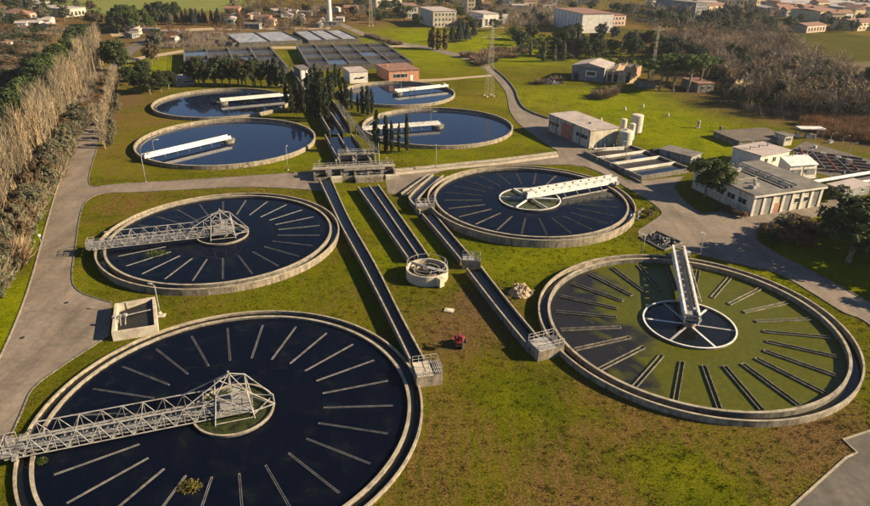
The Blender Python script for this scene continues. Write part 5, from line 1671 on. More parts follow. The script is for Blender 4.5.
def inside(poly, n, rnd, gap=0.0):
    """scatter inside a surveyed outline, evenly as it is sighted"""
    xs, ys = [p[0] for p in poly], [p[1] for p in poly]
    out = []
    tries = 0
    while len(out) < n and tries < 20000:
        tries += 1
        x, y = rnd.uniform(min(xs), max(xs)), rnd.uniform(min(ys), max(ys))
        c = False
        for i in range(len(poly)):
            (x0, y0), (x1, y1) = poly[i], poly[i - 1]
            if (y0 > y) != (y1 > y) and x < (x1 - x0) * (y - y0) / (y1 - y0) + x0:
                c = not c
        if not c:
            continue
        p = G(x, y)
        if gap and any((p - q_).length < gap for q_ in out):
            continue
        out.append(p)
    return out
near_first = lambda it: it[1].y
R_ = random.Random(21)
# the bare poplar row left of the road, the evergreens behind it, the grey bushes before it
def row_pt(y, off):
    return Vector((-99 - .37 * (y - 146) + off, y, 0))
it = []
y = 92
while y < 322:
    it.append(("poplar", row_pt(y, R_.gauss(0, .6)) + Vector((0, R_.gauss(0, .5), 0)), R_.uniform(14, 20.5), "twig_pale" if R_.random() < .4 else "twig_tan", "bare pale poplar", R_.uniform(.9, 1.4)))
    y += 4.6
stand("bare poplars in the row left of the road", "from the near end of the left row", it, 1, near_first)
it = []
y = 104
while y < 335:
    it.append(("broad", row_pt(y, -9.5 + R_.gauss(0, 1.2)), R_.uniform(13, 16.5), "leaf_green" if R_.random() < .4 else "leaf_dark", "evergreen", R_.uniform(.95, 1.2)))
    y += 5.0
stand("evergreens behind the poplar row", "from the near end, behind the bare poplar row", it, 2, near_first)
it = []
y = 84
while y < 215:
    for off in (3.4, 5.6):
        if R_.random() < .8:
            k = R_.random()
            it.append(("tallbush", row_pt(y + R_.uniform(-1, 1), off + R_.gauss(0, .6)), R_.uniform(3.6, 6.6), "leaf_olive" if k < .6 else "leaf_brown", "grey-green shrub" if k < .6 else "brown shrub", R_.uniform(.9, 1.3)))
    y += 3.3
stand("shrubs between the poplars and the road", "from the near end, between poplars and road", it, 3, near_first)
it = []
for y in np.arange(150, 300, 4.2):
    it.append(("scrub", row_pt(y, R_.uniform(-3, 3)), R_.uniform(2.5, 4), "twig_grey", "leafless scrub bush", 1.2))
for y in np.arange(86, 215, 4.0):
    it.append(("scrub", row_pt(y, R_.uniform(2, 6.5)), R_.uniform(4, 6), "twig_pale" if R_.random() < .6 else "twig_brown", "tall leafless scrub bush", 1.0))
stand("scrub under the poplars", "from the near end, under the poplar row", it, 31, near_first)
# small upright bare trees on the right of the far road
it = [("column", p, R_.uniform(7.5, 10.5), "twig_pale", "small upright bare tree", R_.uniform(1.5, 2.0)) for p in along([(104, 152), (108, 125), (113, 100), (118, 85)], 13, R_, .4)]
it += [("tallbush", p, R_.uniform(3, 4.5), "leaf_olive", "grey shrub", 1.1) for p in along([(110, 150), (114, 125), (119, 100)], 8, R_, .5)]
stand("small bare trees right of the far road", "from the near end, right of the far road", it, 4, near_first)
# dark trees by the far left tank
it = [("broad", G(*p), h, m_, d_, w_) for p, h, m_, d_, w_ in (
    ((120, 76), 15, "leaf_dark", "large dark evergreen", 1.0), ((112, 70), 13, "leaf_dark", "large dark evergreen", .9),
    ((140, 92), 8, "leaf_dark", "dark bushy tree", 1.2), ((150, 94), 8.5, "leaf_dark", "dark bushy tree", 1.2), ((161, 92), 8, "leaf_dark", "dark bushy tree", 1.2), ((130, 86), 8, "leaf_dark", "dark bushy tree", 1.2), ((169, 89), 7.5, "leaf_dark", "dark bushy tree", 1.2), ((145, 82), 9, "leaf_dark", "dark bushy tree", 1.1),
    ((158, 60), 13, "leaf_olive", "tall grey-green tree", .8), ((152, 64), 10, "leaf_brown", "brownish tree", .9))]
stand("dark trees left of the far blue tanks", "in the clump left of the far blue tanks", it, 5)
it = [("broad", p, R_.uniform(9, 12), "leaf_dark" if R_.random() < .85 else "leaf_brown", "dark tree", R_.uniform(.8, 1.0)) for p in along([(190, 86), (220, 86), (246, 86.5), (264, 86)], 15, R_, .6)]
stand("dark trees before the left basins", "from the left, between the blue tank and the basins", it, 6)
# cypresses
it = []
for px, py, h, w_ in ((287, 105, 9, 1.2), (309, 106, 12, 1.4), (324, 112, 14, 1.4), (331, 106, 11, 1.3), (316, 88, 10, 1.3), (333, 98, 10, 1.2), (270, 87, 11, 1.5), (276, 87, 12, 1.5), (283, 88, 11, 1.4), (292, 113, 10, 1.2), (298, 112, 11, 1.2), (304, 113, 9, 1.1), (314, 119, 12, 1.3), (321, 119, 16, 1.3), (327, 122, 12, 1.3), (318, 110, 13, 1.1),
                      (312, 96, 11, 1.4), (322, 94, 10, 1.2), (329, 90, 9, 1.2), (336, 88, 10, 1.2), (340, 90, 9, 1.1), (342, 110, 9, 1.1), (347, 111, 11, 1.2), (352, 110, 8, 1.0), (358, 113, 7, .9), (363, 115, 10, 1.1), (368, 116, 10.5, 1.1), (372, 114, 9, 1.0)):
    it.append(("cypress", G(px, py), h, "leaf_cypress", "dark cypress", w_))
stand("cypresses along the upper channel", "from the left along the upper channel", it, 7)
it = [("cypress", G(px, py), h, "leaf_cypress", "front cypress", w_) for px, py, h, w_ in ((377, 153, 12.6, .95), (386, 152.5, 10.8, .9), (392, 153.5, 9.6, .8), (399, 153, 9, .7), (407, 152, 11.2, .8))]
stand("five front cypresses", "from the left of the five before the right blue tank", it, 8)
# trees about the control building
rnd = random.Random(5)
plant("round", G(705, 197), 9.6, "leaf_green", "round green tree at the lane corner, beside the control building", None, rnd)
plant("round", G(718, 199), 8.0, "leaf_green", "smaller round tree against the side of the control building", None, rnd)
plant("broad", G(848, 262), 13.5, "leaf_dark", "big dark evergreen at the right edge beside the lane", None, rnd, wide=1.15)
plant("broad", G(866, 252), 11.5, "leaf_dark", "second dark evergreen cut by the right edge", None, rnd, wide=1.1)
plant("broad", G(832, 236), 5.5, "leaf_dark", "low dark evergreen left of the big one at the right edge", None, rnd, wide=1.3)
it = []
for px, py, h, m_ in ((766, 238, 3, "leaf_brown"), (775, 240, 3.4, "leaf_brown"), (784, 243, 3, "leaf_brown"), (782, 233, 3.6, "leaf_olive"), (793, 236, 4.6, "leaf_brown"), (803, 238, 4.2, "leaf_brown"), (812, 238, 3.6, "leaf_olive"), (820, 240, 4, "leaf_brown"), (796, 245, 3, "leaf_rust"), (808, 247, 2.6, "leaf_brown"), (788, 226, 3.2, "leaf_brown"), (770, 244, 2, "leaf_green")):
    it.append(("bush", G(px, py), h, m_, "hedge bush", 1.05))
stand("bushes of the dim hedge by the lane", "from the left in the dim hedge by the lane", it, 9)
it = [("bush", G(px, py), h, m_, "low bush", 1.0) for px, py, h, m_ in ((727, 213, 1.7, "leaf_brown"), (735, 216, 1.6, "leaf_brown"), (742, 218, 1.5, "leaf_rust"), (716, 209, 1.6, "leaf_olive"), (648, 217, 1.8, "leaf_brown"), (653, 212, 1.3, "leaf_green"), (830, 200, 3, "leaf_dark"), (840, 197, 3.2, "leaf_dark"))]
stand("low bushes round the control building", "from the left near the control building", it, 10)
# trees beyond the right edge that shade the lane
it = [("broad", Vector(p), h, "leaf_dark", "dark evergreen", 1.2) for p, h in (((92, 103, 0), 13), ((100, 112, 0), 14), ((97, 92, 0), 12), ((108, 102, 0), 14), ((98, 122, 0), 12), ((90, 82, 0), 9))]
stand("evergreens beyond the right edge", "from the left beyond the lane's far end", it, 11)
# lawn shrubs and the stone pines behind it
it = [("pine", G(px, py), h, "leaf_pine", "stone pine", w_) for px, py, h, w_ in ((659, 91, 12, 1.0), (673, 91, 12.5, 1.1), (687, 92, 15, 1.1), (699, 89, 14, 1.0), (648, 85, 11, 1.1), (667, 82, 12, 1.2), (683, 82, 12, 1.2), (705, 84, 12, 1.1))]
stand("stone pines behind the lawn", "from the left in the row behind the lawn", it, 12)
it = [("scrub", G(px, py), h, "twig_brown", "leafless lawn bush", w_) for px, py, h, w_ in ((603, 99, 4.5, 1.2), (611, 96, 4.5, 1.2), (596, 96, 3, 1.3), (556, 82, 3, 1.8), (540, 84, 2.6, 2), (618, 92, 3.4, 1.3))]
stand("leafless bushes before the derelict building", "from the left before the derelict building", it, 13)
it = [("broad", p, R_.uniform(8, 11.5), m_, d_, R_.uniform(.9, 1.3)) for m_, d_, n_ in (("leaf_dark", "dark evergreen", 26), ("leaf_blue", "bluish evergreen", 10), ("leaf_green", "green tree", 6))
      for p in inside([(505, 30), (545, 37), (580, 36), (640, 45), (700, 58), (712, 80), (660, 72), (610, 66), (560, 58), (520, 50)], n_, R_, 5)]
it += [("cypress", G(px, py), h, "leaf_olive", "tall column tree", 1.5) for px, py, h in ((543, 62, 11), (554, 62, 9), (563, 61, 10), (572, 58, 15), (577, 58, 14), (530, 56, 8))]
stand("dark belt of trees behind the lawn", "from the left in the dark belt behind the lawn", it, 14)
# brown thicket on the right
it = [("bare", p, R_.uniform(7, 11), m_, d_, R_.uniform(1.0, 1.5)) for m_, d_, n_ in (("twig_brown", "leafless brown tree", 70), ("twig_grey", "leafless grey tree", 40), ("twig_pale", "leafless pale tree", 26))
      for p in inside([(650, 36), (700, 34), (760, 32), (800, 48), (845, 80), (885, 100), (885, 128), (800, 116), (765, 118), (735, 104), (720, 84), (700, 66), (655, 50)], n_, R_, 3.6)]
stand("leafless trees of the brown thicket", "from the left in the brown thicket", it, 15)
it = [("broad", p, R_.uniform(6, 10), m_, d_, R_.uniform(1.0, 1.4)) for m_, d_, n_ in (("leaf_dark", "dark evergreen", 34), ("leaf_brown", "russet brown tree", 18), ("leaf_olive", "grey-green tree", 10))
      for p in inside([(712, 60), (770, 62), (820, 80), (885, 96), (885, 122), (800, 112), (740, 104), (722, 84)], n_, R_, 4)]
stand("evergreens in the brown thicket", "from the left within the brown thicket", it, 16)
it = [("scrub", p, R_.uniform(2.4, 3.8), "leaf_rust", "rusty reed clump", R_.uniform(1.2, 1.6)) for p in inside([(802, 112), (850, 118), (890, 128), (890, 146), (830, 138), (804, 128)], 44, R_, 1.8)]
stand("rusty reeds beside the sludge beds", "from the left beside the sludge beds", it, 17)
rnd = random.Random(8)
plant("broad", G(872, 104), 15, "leaf_dark", "dark leaning tree at the right edge above the reeds", None, rnd, wide=1.1)
# left scrub land
it = [("bush", p, R_.uniform(2.5, 4.5), m_, d_, R_.uniform(1.2, 1.9)) for m_, d_, n_ in (("leaf_brown", "brown bush", 40), ("leaf_olive", "grey-green bush", 26), ("leaf_dark", "dark bush", 22))
      for p in inside([(-14, 30), (20, 28), (50, 26), (62, 30), (30, 55), (-14, 100)], n_, R_, 3)]
stand("bushes on the waste ground left of the poplars", "from the left on the waste ground left of the poplars", it, 18)
# trees beyond, left to right
it = [("broad", p, R_.uniform(9, 14), m_, d_, R_.uniform(.8, 1.1)) for m_, d_, n_ in (("leaf_green", "tall green tree", 9), ("leaf_dark", "tall dark tree", 12))
      for p in inside([(108, 34), (112, 26), (140, 22), (160, 26), (148, 34)], n_, R_, 3.5)]
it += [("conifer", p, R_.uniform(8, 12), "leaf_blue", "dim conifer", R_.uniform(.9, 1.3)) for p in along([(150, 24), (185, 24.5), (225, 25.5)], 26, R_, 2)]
it += [("broad", p, R_.uniform(9, 12), "leaf_dark", "round dark tree", 1.0) for p in along([(150, 16), (165, 18), (182, 18)], 7, R_, 2)]
stand("trees before the far green field", "from the left before the far green field", it, 19)
it = [(k_, p, R_.uniform(5, 9), m_, d_, R_.uniform(1, 1.4)) for k_, m_, d_, n_ in (("bare", "twig_grey", "leafless grey tree", 26), ("bare", "leaf_rust", "leafless reddish tree", 26), ("broad", "leaf_olive", "grey-green tree", 10), ("broad", "leaf_dark", "dark tree", 8))
      for p in inside([(170, 37), (225, 36), (228, 6), (330, 5), (352, 22), (322, 30), (240, 34), (200, 46), (150, 46)], n_, R_, 6)]
stand("trees round the builders' yard beyond the basins", "from the left around the yard beyond the basins", it, 20)
it = [(k_, p, R_.uniform(6, 10), m_, d_, R_.uniform(1, 1.4)) for k_, m_, d_, n_ in (("broad", "leaf_dark", "dark tree", 34), ("bare", "twig_grey", "leafless grey tree", 30), ("broad", "leaf_olive", "grey-green tree", 22), ("pine", "leaf_pine", "flat-topped pine", 6))
      for p in inside([(340, 4), (440, 4), (520, 6), (555, 14), (545, 34), (500, 32), (480, 30), (455, 30), (420, 28), (392, 26), (350, 22)], n_, R_, 7)]
stand("trees between the far lane and the apartment blocks", "from the left between the far lane and apartment blocks", it, 22)
it = [("cypress", G(px, py), h, "leaf_brown", "brown column tree", 1.7) for px, py, h in ((433, 49, 13), (438, 50, 12), (445, 50, 12), (430, 48, 10))]
it += [("conifer", G(px, py), h, "leaf_blue", "spreading blue spruce", 1.5) for px, py, h in ((452, 42, 10), (459, 42, 11), (467, 41, 10), (463, 38, 10), (474, 37, 9))]
it += [("scrub", p, R_.uniform(2.4, 4), "twig_brown", "leafless hedge bush", 1.6) for p in inside([(455, 55), (478, 56), (500, 50), (528, 52), (520, 58), (478, 66), (468, 60)], 34, R_, 2.2)]
it += [("scrub", p, R_.uniform(2, 3), "twig_brown", "reddish verge bush", 1.6) for p in along([(366, 36), (384, 41), (402, 45)], 12, R_, .8)]
stand("trees and bushes along the far lane", "from the left along the far lane", it, 23)

# ================================================================== the town beyond
def big_house(label, name, fl, fr, bl, h, wall, roof, rows, cols, gable=0, scols=0, group=None):
    t, W, D = hall(label, name, "building", fl, fr, bl, h, wall, roof, group, .4, gable)
    for r in range(rows):
        z0 = 1.0 + (h - .6) / rows * r
        windows(t, 1, W - 1, cols, z0, z0 + (h / rows) * .5, -.03, W / cols * .42)
        if scols:
            windows(t, 1, D - 1, scols, z0, z0 + (h / rows) * .5, W + .03, D / scols * .42, face="y")
    return t, W, D
big_house("pale yellow apartment block with three rows of windows beyond the lane", "apartment_block", (433, 27.5), (456, 27), (430, 22), 11, "cream_wall", "pale_roof", 3, 6, scols=3)
big_house("plain white block right of the yellow apartment block", "apartment_block", (483, 27), (498, 26.5), (481, 23), 9, "white_wall", "pale_roof", 1, 3)
big_house("low bluish shed between the yellow and the white block", "shed", (470, 26.5), (482, 27.5), (474, 20), 6, "grey_wall", "pale_roof", 1, 3)
big_house("narrow ochre tower block behind the bluish shed", "tower_block", (467, 15), (475, 15), (467, 12), 17, "ochre_wall", "tile_roof", 5, 2, scols=2)
big_house("grey apartment block left of the yellow one", "apartment_block", (405, 18), (418, 18), (404, 14), 9, "white_wall", "tile_roof", 2, 4, scols=2)
big_house("cream apartment block with a flat roof at the top, left of the far pines", "apartment_block", (376, 9), (402, 8), (374, 4), 12, "cream_wall", "pale_roof", 3, 6, scols=2)
t, W, D = hall("big blank warehouse with one shaded grey side and one bright white side", "big_warehouse", "warehouse", (581, 33), (604, 31), (553, 25.5), 12.5, "white_wall", "tile_roof", eave=.4, lead_side=True)
for k in range(8):
    part("wall_rib", MB().box((-.06, D * (.06 + .126 * k), 6), (.12, .5, 12)), "grey_wall", t)
part("door", MB().box((W * .7, -.03, 2.2), (4, .1, 4.4)), "grey_wall", t)
big_house("pink two-storey house right of the big blank warehouse", "house", (610, 26), (625, 25.5), (608, 22), 7.5, "pink_wall", "tile_roof", 2, 4, 1.5, 2)
big_house("small white house between the big warehouse and the pink house", "house", (601, 28), (608, 28), (600, 25), 5, "white_wall", "tile_roof", 1, 2, 1.0, 1)
big_house("dim grey office block at the top beside the round white tank", "office_block", (694, 17.5), (706, 17), (692, 11), 12, "grey_wall", "flat_roof", 4, 4, scols=2)
big_house("long ochre building at the top right of the round white tank", "long_building", (708, 13), (730, 11), (706, 9), 6, "ochre_wall", "tile_roof", 1, 8, 1.5)
big_house("long red-roofed farm building at the far left", "farm_building", (14, 21), (38, 19.5), (12, 15), 5, "pink_wall", "tile_roof", 1, 5, 2.0)
big_house("flat tan farm block at the edge of the far green field", "farm_block", (66, 17.5), (87, 15.5), (65, 12), 6, "cream_wall", "pale_roof", 1, 5)
big_house("dark blue walled house with a white gable at the top left", "house", (29, 8), (41, 7.5), (28, 4), 7, "grey_wall", "flat_roof", 2, 3, 1.5)
big_house("small white farm hut on the waste ground at the left edge", "hut", (3, 47), (14, 46), (2, 44.5), 2.4, "white_wall", "tile_roof", 1, 2)
big_house("long orange terrace before the far field at the right", "terrace", (806, 33), (825, 31.5), (805, 29.5), 5, "pink_wall", "tile_roof", 1, 6, 1.4)
big_house("ochre terrace with bright walls at the right edge", "terrace", (857, 31), (884, 29), (856, 26), 6, "ochre_wall", "tile_roof", 2, 7, 1.5)
big_house("tall orange-white houses in the middle of the right town", "terrace", (818, 23), (838, 21.5), (816, 18), 9, "ochre_wall", "tile_roof", 2, 6, 1.4)
for i, (a, b, c) in enumerate((((800, 12), (858, 9), (796, 6.5)), ((790, 6), (850, 3.5), (787, 2)), ((845, 15.5), (890, 12.5), (842, 11)))):
    t, W, D = hall(["nearest long grey industrial shed in the right town", "farthest long grey industrial shed in the right town", "long grey industrial shed nearest the right edge"][i], "industrial_shed", "shed", a, b, c, 7, "grey_wall", "pale_roof", "long industrial sheds", .3)
    for k in range(9):
        part("roof_light", MB().box((W * (.08 + .105 * k), D / 2, 7.36), (W * .03, D * .9, .16)), "white_paint", t)
c = G(687, 9)
t = thing("gas_holder", "round white storage tank at the top among dark trees", "tank", c)
part("body", MB().lathe((0, 0, 0), [(6, -.2), (6, 6), (4.5, 7.6), (2, 8.4), (.2, 8.6)], 28), "white_wall", t, smooth=True)
part("door", MB().box((0, -6.0, 2.6), (1.6, .3, 2)), "dark_void", t)
bar("ladder", (2.2, -5.7, 0), (2.2, -5.7, 6), .4, "dull_steel", t, h=.1)

HM = {}
def house_mesh(kind, wall, roof):
    key = (kind, wall, roof)
    if key not in HM:
        w, d, h, g = kind
        a = MB().box((0, 0, h / 2 - .1), (w, d, h + .2)).mesh("house_walls", wall)
        e = .35
        b = MB().add([(-w / 2 - e, -d / 2 - e, h), (w / 2 + e, -d / 2 - e, h), (w / 2 + e, 0, h + g), (-w / 2 - e, 0, h + g), (-w / 2 - e, d / 2 + e, h), (w / 2 + e, d / 2 + e, h)],
                     [(0, 1, 2, 3), (3, 2, 5, 4), (0, 3, 4), (1, 5, 2), (0, 4, 5, 1)]).mesh("house_roof", roof)
        f = MB().box((0, 0, 0), (w * .14, .12, h * .26)).mesh("house_window", "window_glass")
        HM[key] = (a, b, f)
    return HM[key]
def village(where, group, poly, n, seed, kinds, gap=9.0, rz=0.0):
    rnd = random.Random(seed)
    pts = sorted(inside(poly, n, rnd, gap), key=lambda p: p.x / p.y)
    seen = {}
    for p in pts:
        kind, wall, roof, desc = rnd.choice(kinds)
        a, b, f = house_mesh(kind, wall, roof)
        i = seen.get(desc, 0)
        seen[desc] = i + 1
        s = rnd.uniform(.85, 1.25)
        t = thing("house", f"{nth(i)} {desc} from the left {where}", "house", p, rz + rnd.choice((0, math.pi / 2)) + rnd.gauss(0, .12), group)
        t.scale = (s, s, s)
        link("walls", a, t)
        link("roof", b, t)
        w, d, h, g = kind
        for k in range(3):
            for sgn in (-1, 1):
                o = link("window", f, t)
                o.location = (w * (-.3 + .3 * k), sgn * d / 2, h * .55)
        for sgn in (-1, 1):
            o = link("window", f, t)
            o.location, o.rotation_euler = (sgn * w / 2, 0, h * .55), (0, 0, math.pi / 2)
HK = [((12, 8, 5.5, 2.0), "cream_wall", "tile_roof", "cream red-roofed house"), ((10, 8, 6.5, 1.8), "white_wall", "tile_roof", "white red-roofed house"), ((14, 8, 4.5, 1.8), "pink_wall", "tile_roof", "pink red-roofed house"),
      ((11, 9, 7.5, 1.5), "ochre_wall", "tile_roof", "ochre red-roofed house"), ((16, 9, 5, 1.0), "grey_wall", "pale_roof", "grey shed-like house")]
village("in the town at the top right", "houses of the town at the top right", [(738, -6), (880, -6), (895, 30), (845, 30), (800, 22), (772, 16), (745, 12)], 74, 1, HK, 11, .2)
village("along the top behind the round white tank", "houses along the top behind the round tank", [(600, -6), (740, -6), (745, 8), (700, 8), (640, 6)], 30, 2, HK, 12)
village("at the top behind the apartment blocks", "houses at the top behind the apartment blocks", [(405, -6), (600, -6), (598, 8), (540, 10), (480, 11), (410, 12)], 20, 3, HK, 13)
HK2 = [((8, 6, 3.2, 1.0), "pink_wall", "tile_roof", "small pink hut"), ((7, 5, 3, .8), "cream_wall", "pale_roof", "small cream hut"), ((9, 5, 2.8, .6), "grey_wall", "flat_roof", "small grey hut"), ((6, 5, 3.0, 1.0), "white_wall", "pale_roof", "small white hut"), ((10, 7, 4.5, 1.6), "brick_wall", "tile_roof", "brick cottage")]
village("in the yard beyond the basins", "huts of the yard beyond the basins", [(226, 30), (232, 14), (300, 10), (352, 12), (350, 24), (310, 30)], 28, 4, HK2, 7.5)
village("at the top left corner", "houses at the top left corner", [(-10, -6), (46, -6), (44, 4), (-10, 8)], 6, 5, HK, 12)
village("on the waste ground at the far left", "huts on the waste ground at the far left", [(20, 22), (56, 20), (56, 29), (24, 30)], 9, 6, HK2[1:4], 6)
village("behind the far evergreens at the left", "huts behind the far evergreens at the left", [(128, 31), (185, 35), (200, 43), (130, 44)], 8, 7, HK2[1:4], 8)
it = [(k_, p, R_.uniform(6, 10), m_, d_, R_.uniform(1, 1.5)) for k_, m_, d_, n_ in (("broad", "leaf_dark", "dark tree", 42), ("bare", "twig_grey", "leafless grey tree", 24), ("broad", "leaf_blue", "bluish tree", 20))
      for p in inside([(560, 8), (640, 10), (740, 12), (775, 18), (800, 30), (770, 34), (700, 34), (650, 24), (610, 14), (560, 12)], n_, R_, 7)]
stand("trees before the right town", "from the left before the right town", it, 25)
it = [("broad", p, R_.uniform(6, 9), m_, d_, R_.uniform(1, 1.4)) for m_, d_, n_ in (("leaf_dark", "dark garden tree", 26), ("leaf_blue", "bluish garden tree", 14))
      for p in inside([(740, -4), (885, -4), (890, 34), (845, 34), (800, 26), (765, 18)], n_, R_, 8)]
stand("garden trees of the right town", "from the left in the right town", it, 26)
it = [("broad", p, R_.uniform(7, 11), m_, d_, R_.uniform(1, 1.3)) for m_, d_, n_ in (("leaf_dark", "dark tree", 16), ("leaf_olive", "grey-green tree", 10), ("leaf_brown", "brown tree", 8))
      for p in inside([(-12, -4), (60, 2), (100, 14), (105, 28), (60, 22), (-12, 30)], n_, R_, 6)]
stand("trees round the farm at the top left", "from the left around the far left farm", it, 27)
# ================================================================== growth nobody could count
def px_poly(poly):
    return np.array([(p[0], p[1]) for p in GL(poly)])
def in_poly(X, Y, P):
    c = np.zeros(X.shape, bool)
    n = len(P)
    for i in range(n):
        x0, y0 = P[i]; x1, y1 = P[i - 1]
        if y0 == y1:
            continue
        c ^= ((y0 > Y) != (y1 > Y)) & (X < (x1 - x0) * (Y - y0) / (y1 - y0) + x0)
    return c
def scatter(poly, n, r):
    P = px_poly(poly)
    lo, hi = P.min(0), P.max(0)
    out = np.zeros((0, 2))
    while len(out) < n:
        q_ = r.uniform(lo, hi, (n * 2, 2))
        # nearer ground gets as much growth per sighted area as the far
        out = np.concatenate([out, q_[in_poly(q_[:, 0], q_[:, 1], P)]])
    return out[:n]
def thicket(name, label, poly, n, mat, h, seed, per=46, leafy=False):
    r = np.random.default_rng(seed)
    S = scatter(poly, n, r)
    if leafy:
        C = np.concatenate([S, (h * .45 * (.6 + .8 * r.random(n)))[:, None]], 1)
        V, F = leaves(C, h * (.4 + .35 * r.random(n)), per, .4, r, .9)
    else:
        hh = np.repeat(h * (.6 + .7 * r.random(n)), per)
        B = np.repeat(S, per, 0) + r.normal(size=(n * per, 2)) * .9
        a = r.random(n * per) * 6.28
        P = np.concatenate([B, (r.random(n * per) * hh * .45)[:, None]], 1)
        D = np.stack([np.cos(a) * .45, np.sin(a) * .45, np.ones(n * per)], 1) + r.normal(size=(n * per, 3)) * .25
        D /= np.linalg.norm(D, axis=1, keepdims=True)
        V, F = blades(P, D, hh * (.35 + .4 * r.random(n * per)), .05, r)
    o = link(name, raw_mesh(name, V, F, mat))
    o["kind"], o["label"] = "stuff", label
    return o
TH = [(650, 36), (700, 34), (760, 32), (800, 48), (845, 80), (890, 100), (890, 130), (800, 118), (765, 120), (735, 106), (716, 90), (700, 66), (655, 50)]
thicket("undergrowth", "brown leafless undergrowth filling the right thicket", TH, 1300, "twig_brown", 3.4, 1)
thicket("undergrowth", "grey leafless undergrowth of the right thicket", [(650, 36), (700, 34), (760, 32), (800, 48), (845, 80), (800, 84), (740, 76), (700, 66), (655, 50)], 600, "twig_grey", 4.2, 2)
thicket("undergrowth", "dark low evergreen growth in the right thicket", [(708, 74), (770, 74), (820, 86), (890, 98), (890, 124), (800, 115), (740, 108), (722, 90)], 900, "leaf_dark", 4.2, 3, 50, True)
thicket("undergrowth", "rusty reed mass beside the sludge beds", [(800, 112), (850, 118), (890, 128), (890, 146), (830, 139), (803, 129)], 420, "leaf_rust", 2.6, 4)
thicket("undergrowth", "dark growth under the tree belt behind the lawn", [(505, 32), (545, 38), (580, 37), (640, 46), (700, 60), (712, 82), (660, 76), (610, 66), (560, 60), (520, 54)], 380, "leaf_dark", 3.4, 5, 60, True)
thicket("undergrowth", "brown growth on the waste ground left of the poplars", [(-14, 30), (20, 28), (50, 26), (70, 28), (40, 52), (-14, 105)], 900, "twig_brown", 2.6, 6)
thicket("undergrowth", "mixed green growth on the waste ground left of the poplars", [(-14, 30), (20, 28), (50, 26), (70, 28), (40, 52), (-14, 105)], 420, "leaf_olive", 2.0, 7, 50, True)
thicket("undergrowth", "reddish growth between the far evergreens and the basins", [(160, 36), (230, 34), (232, 46), (190, 49), (150, 48)], 420, "twig_grey", 3.4, 8)
thicket("undergrowth", "brown growth of gardens beyond the basins", [(226, 32), (228, 6), (350, 5), (352, 22), (322, 30)], 520, "leaf_brown", 2.6, 9)
thicket("undergrowth", "brown brush behind the apartment blocks", [(495, 6), (560, 8), (556, 26), (520, 28), (498, 24)], 520, "twig_grey", 6, 10)
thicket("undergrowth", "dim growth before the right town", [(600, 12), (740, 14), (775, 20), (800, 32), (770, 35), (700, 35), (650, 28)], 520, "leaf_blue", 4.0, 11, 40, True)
thicket("undergrowth", "grey weeds along the foot of the poplar row", [(-12, 262), (20, 205), (45, 165), (62, 120), (76, 100), (70, 140), (52, 190), (30, 245), (8, 290), (-12, 320)], 700, "leaf_olive", 1.6, 12, 40, True)
thicket("undergrowth", "dry litter and weeds beside the far track", [(78, 118), (92, 92), (104, 70), (112, 72), (100, 96), (92, 125)], 260, "leaf_rust", .8, 13)

for lab, poly, n, mat, h, sd in (
        ("dark far woods between the lane and the apartment blocks", [(352, 3), (470, 3), (468, 12), (425, 12), (400, 24), (352, 20)], 170, "leaf_dark", 6.0, 41),
        ("grey-green far woods behind the white block", [(478, 2), (600, 2), (598, 12), (552, 12), (548, 24), (500, 24)], 200, "leaf_olive", 6.0, 42),
        ("dark far woods right of the big warehouse", [(606, 8), (690, 10), (780, 20), (800, 32), (770, 35), (690, 34), (630, 24), (606, 22)], 330, "leaf_dark", 6.0, 43),
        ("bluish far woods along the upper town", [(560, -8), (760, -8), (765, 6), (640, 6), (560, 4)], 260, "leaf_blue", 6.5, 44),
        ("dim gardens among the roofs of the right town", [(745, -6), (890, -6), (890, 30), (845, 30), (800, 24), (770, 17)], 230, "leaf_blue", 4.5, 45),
        ("dark far woods at the top left", [(-14, -4), (60, 2), (100, 12), (106, 28), (60, 22), (-14, 28)], 240, "leaf_dark", 5.0, 46),
        ("russet far gardens behind the yard", [(226, 12), (240, -6), (350, -6), (350, 10), (300, 8), (240, 16)], 230, "leaf_brown", 5.0, 47)):
    thicket("undergrowth", lab, poly, n, mat, h, sd, 44, True)

# grass: short blades over the lawns, dry or green as the turf under them
def clear_of_works(X, Y):
    ok = np.ones(X.shape, bool)
    for x, y, R in TANKS.values():
        ok &= (X - x) ** 2 + (Y - y) ** 2 > (R + .15) ** 2
    for P in ([(p.x, p.y) for p in L_left] + [(p.x, p.y) for p in reversed(L_right + L_right2)], [(p.x, p.y) for p in R_poly]):
        ok &= ~in_poly(X, Y, P)
    for o in COL.objects:
        if o.name.startswith(("open_channel", "concrete_pit")):
            for c in o.children:
                if c.name.startswith(("water", "pit_floor")):
                    for f in c.data.polygons:
                        ok &= ~in_poly(X, Y, [(c.data.vertices[i].co.x + o.location.x, c.data.vertices[i].co.y + o.location.y) for i in f.vertices])
    for (px, py, w_) in ((355, 176, 12), (427, 379, 3), (545, 353, 3), (471, 268, 2.5), (427, 277, 4), (660, 241, 4.5)):
        c = G(px, py)
        ok &= (X - c.x) ** 2 + (Y - c.y) ** 2 > w_ ** 2
    for t_, P in ((0, [(590, 151), (625, 147), (690, 170), (642, 184)]), (0, [(548, 131), (588, 150), (622, 148), (580, 130)]), (0, [(749, 218), (690, 189), (730, 165), (830, 205)]), (0, [(795, 504), (846, 458), (857, 454), (843, 440), (870, 431), (930, 410), (1250, 330), (1250, 620), (640, 640)])):
        ok &= ~in_poly(X, Y, px_poly(P))
    return ok
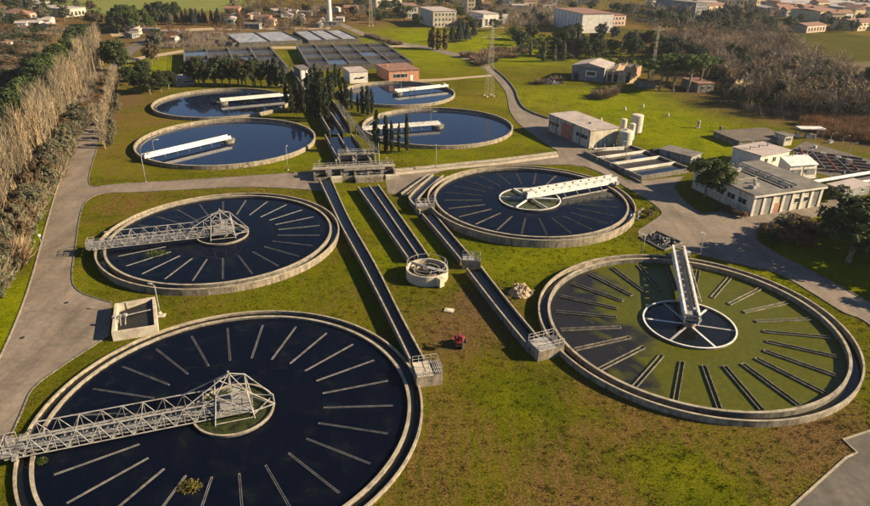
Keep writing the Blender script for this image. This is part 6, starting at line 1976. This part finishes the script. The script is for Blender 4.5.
def grass(n, poly, seed, hmin, hmax, w, label, clump=False):
    r = np.random.default_rng(seed)
    S = scatter(poly, n, r)
    if clump:                                       # ragged tussocks
        k = n // 14
        S = np.repeat(S[:k], 14, 0) + r.normal(size=(k * 14, 2)) * .22
    S = S[clear_of_works(S[:, 0], S[:, 1])]
    n = len(S)
    P = np.concatenate([S, np.full((n, 1), -.01)], 1)
    D = r.normal(size=(n, 3)) * .45 + np.array([0, 0, 1.0])
    D /= np.linalg.norm(D, axis=1, keepdims=True)
    L = hmin + (hmax - hmin) * r.random(n)
    a = np.cross(D, unitv(n, r)); a /= np.linalg.norm(a, axis=1, keepdims=True)
    V = np.stack([P - a * w, P + a * w, P + D * L[:, None]], 1).reshape(-1, 3)
    me = raw_mesh("grass", V, np.arange(len(V)).reshape(-1, 3), "turf")
    ca = me.color_attributes.new("turf", 'FLOAT_COLOR', 'POINT')
    c = turf_mask(np.repeat(S[:, 0], 3), np.repeat(S[:, 1], 3))
    if clump:
        c[:, 0] -= .08
    ca.data.foreach_set("color", c.astype(np.float32).ravel())
    o = link("grass", me)
    o["kind"], o["label"] = "stuff", label
    return o
NEAR = [(-20, 520), (-20, 330), (60, 190), (110, 178), (400, 160), (680, 200), (890, 300), (890, 520)]
FAR = [(100, 178), (125, 110), (170, 85), (300, 80), (520, 80), (560, 60), (780, 100), (720, 160), (690, 200), (400, 165)]
grass(300000, NEAR, 1, .06, .20, .04, "short rough grass over the near lawns")
grass(120000, NEAR, 2, .12, .30, .045, "taller grass tussocks scattered over the near lawns", True)
grass(110000, FAR, 3, .10, .25, .08, "grass over the farther lawns")

# ------------------------------------------------------------------ the air
hm = bpy.data.materials.new("haze")
hm.use_nodes = True
nt = hm.node_tree
nt.nodes.clear()
pv = nt.nodes.new("ShaderNodeVolumePrincipled")
pv.inputs["Color"].default_value = (0.80, 0.86, 0.95, 1)
pv.inputs["Density"].default_value = 0.00007
pv.inputs["Anisotropy"].default_value = 0.2
mo = nt.nodes.new("ShaderNodeOutputMaterial")
nt.links.new(pv.outputs[0], mo.inputs["Volume"])
MATS["haze"] = hm
hz = link("haze", MB().box((0, 2000, 34), (6200, 5400, 70)).mesh("haze", "haze"))
hz["kind"] = "stuff"
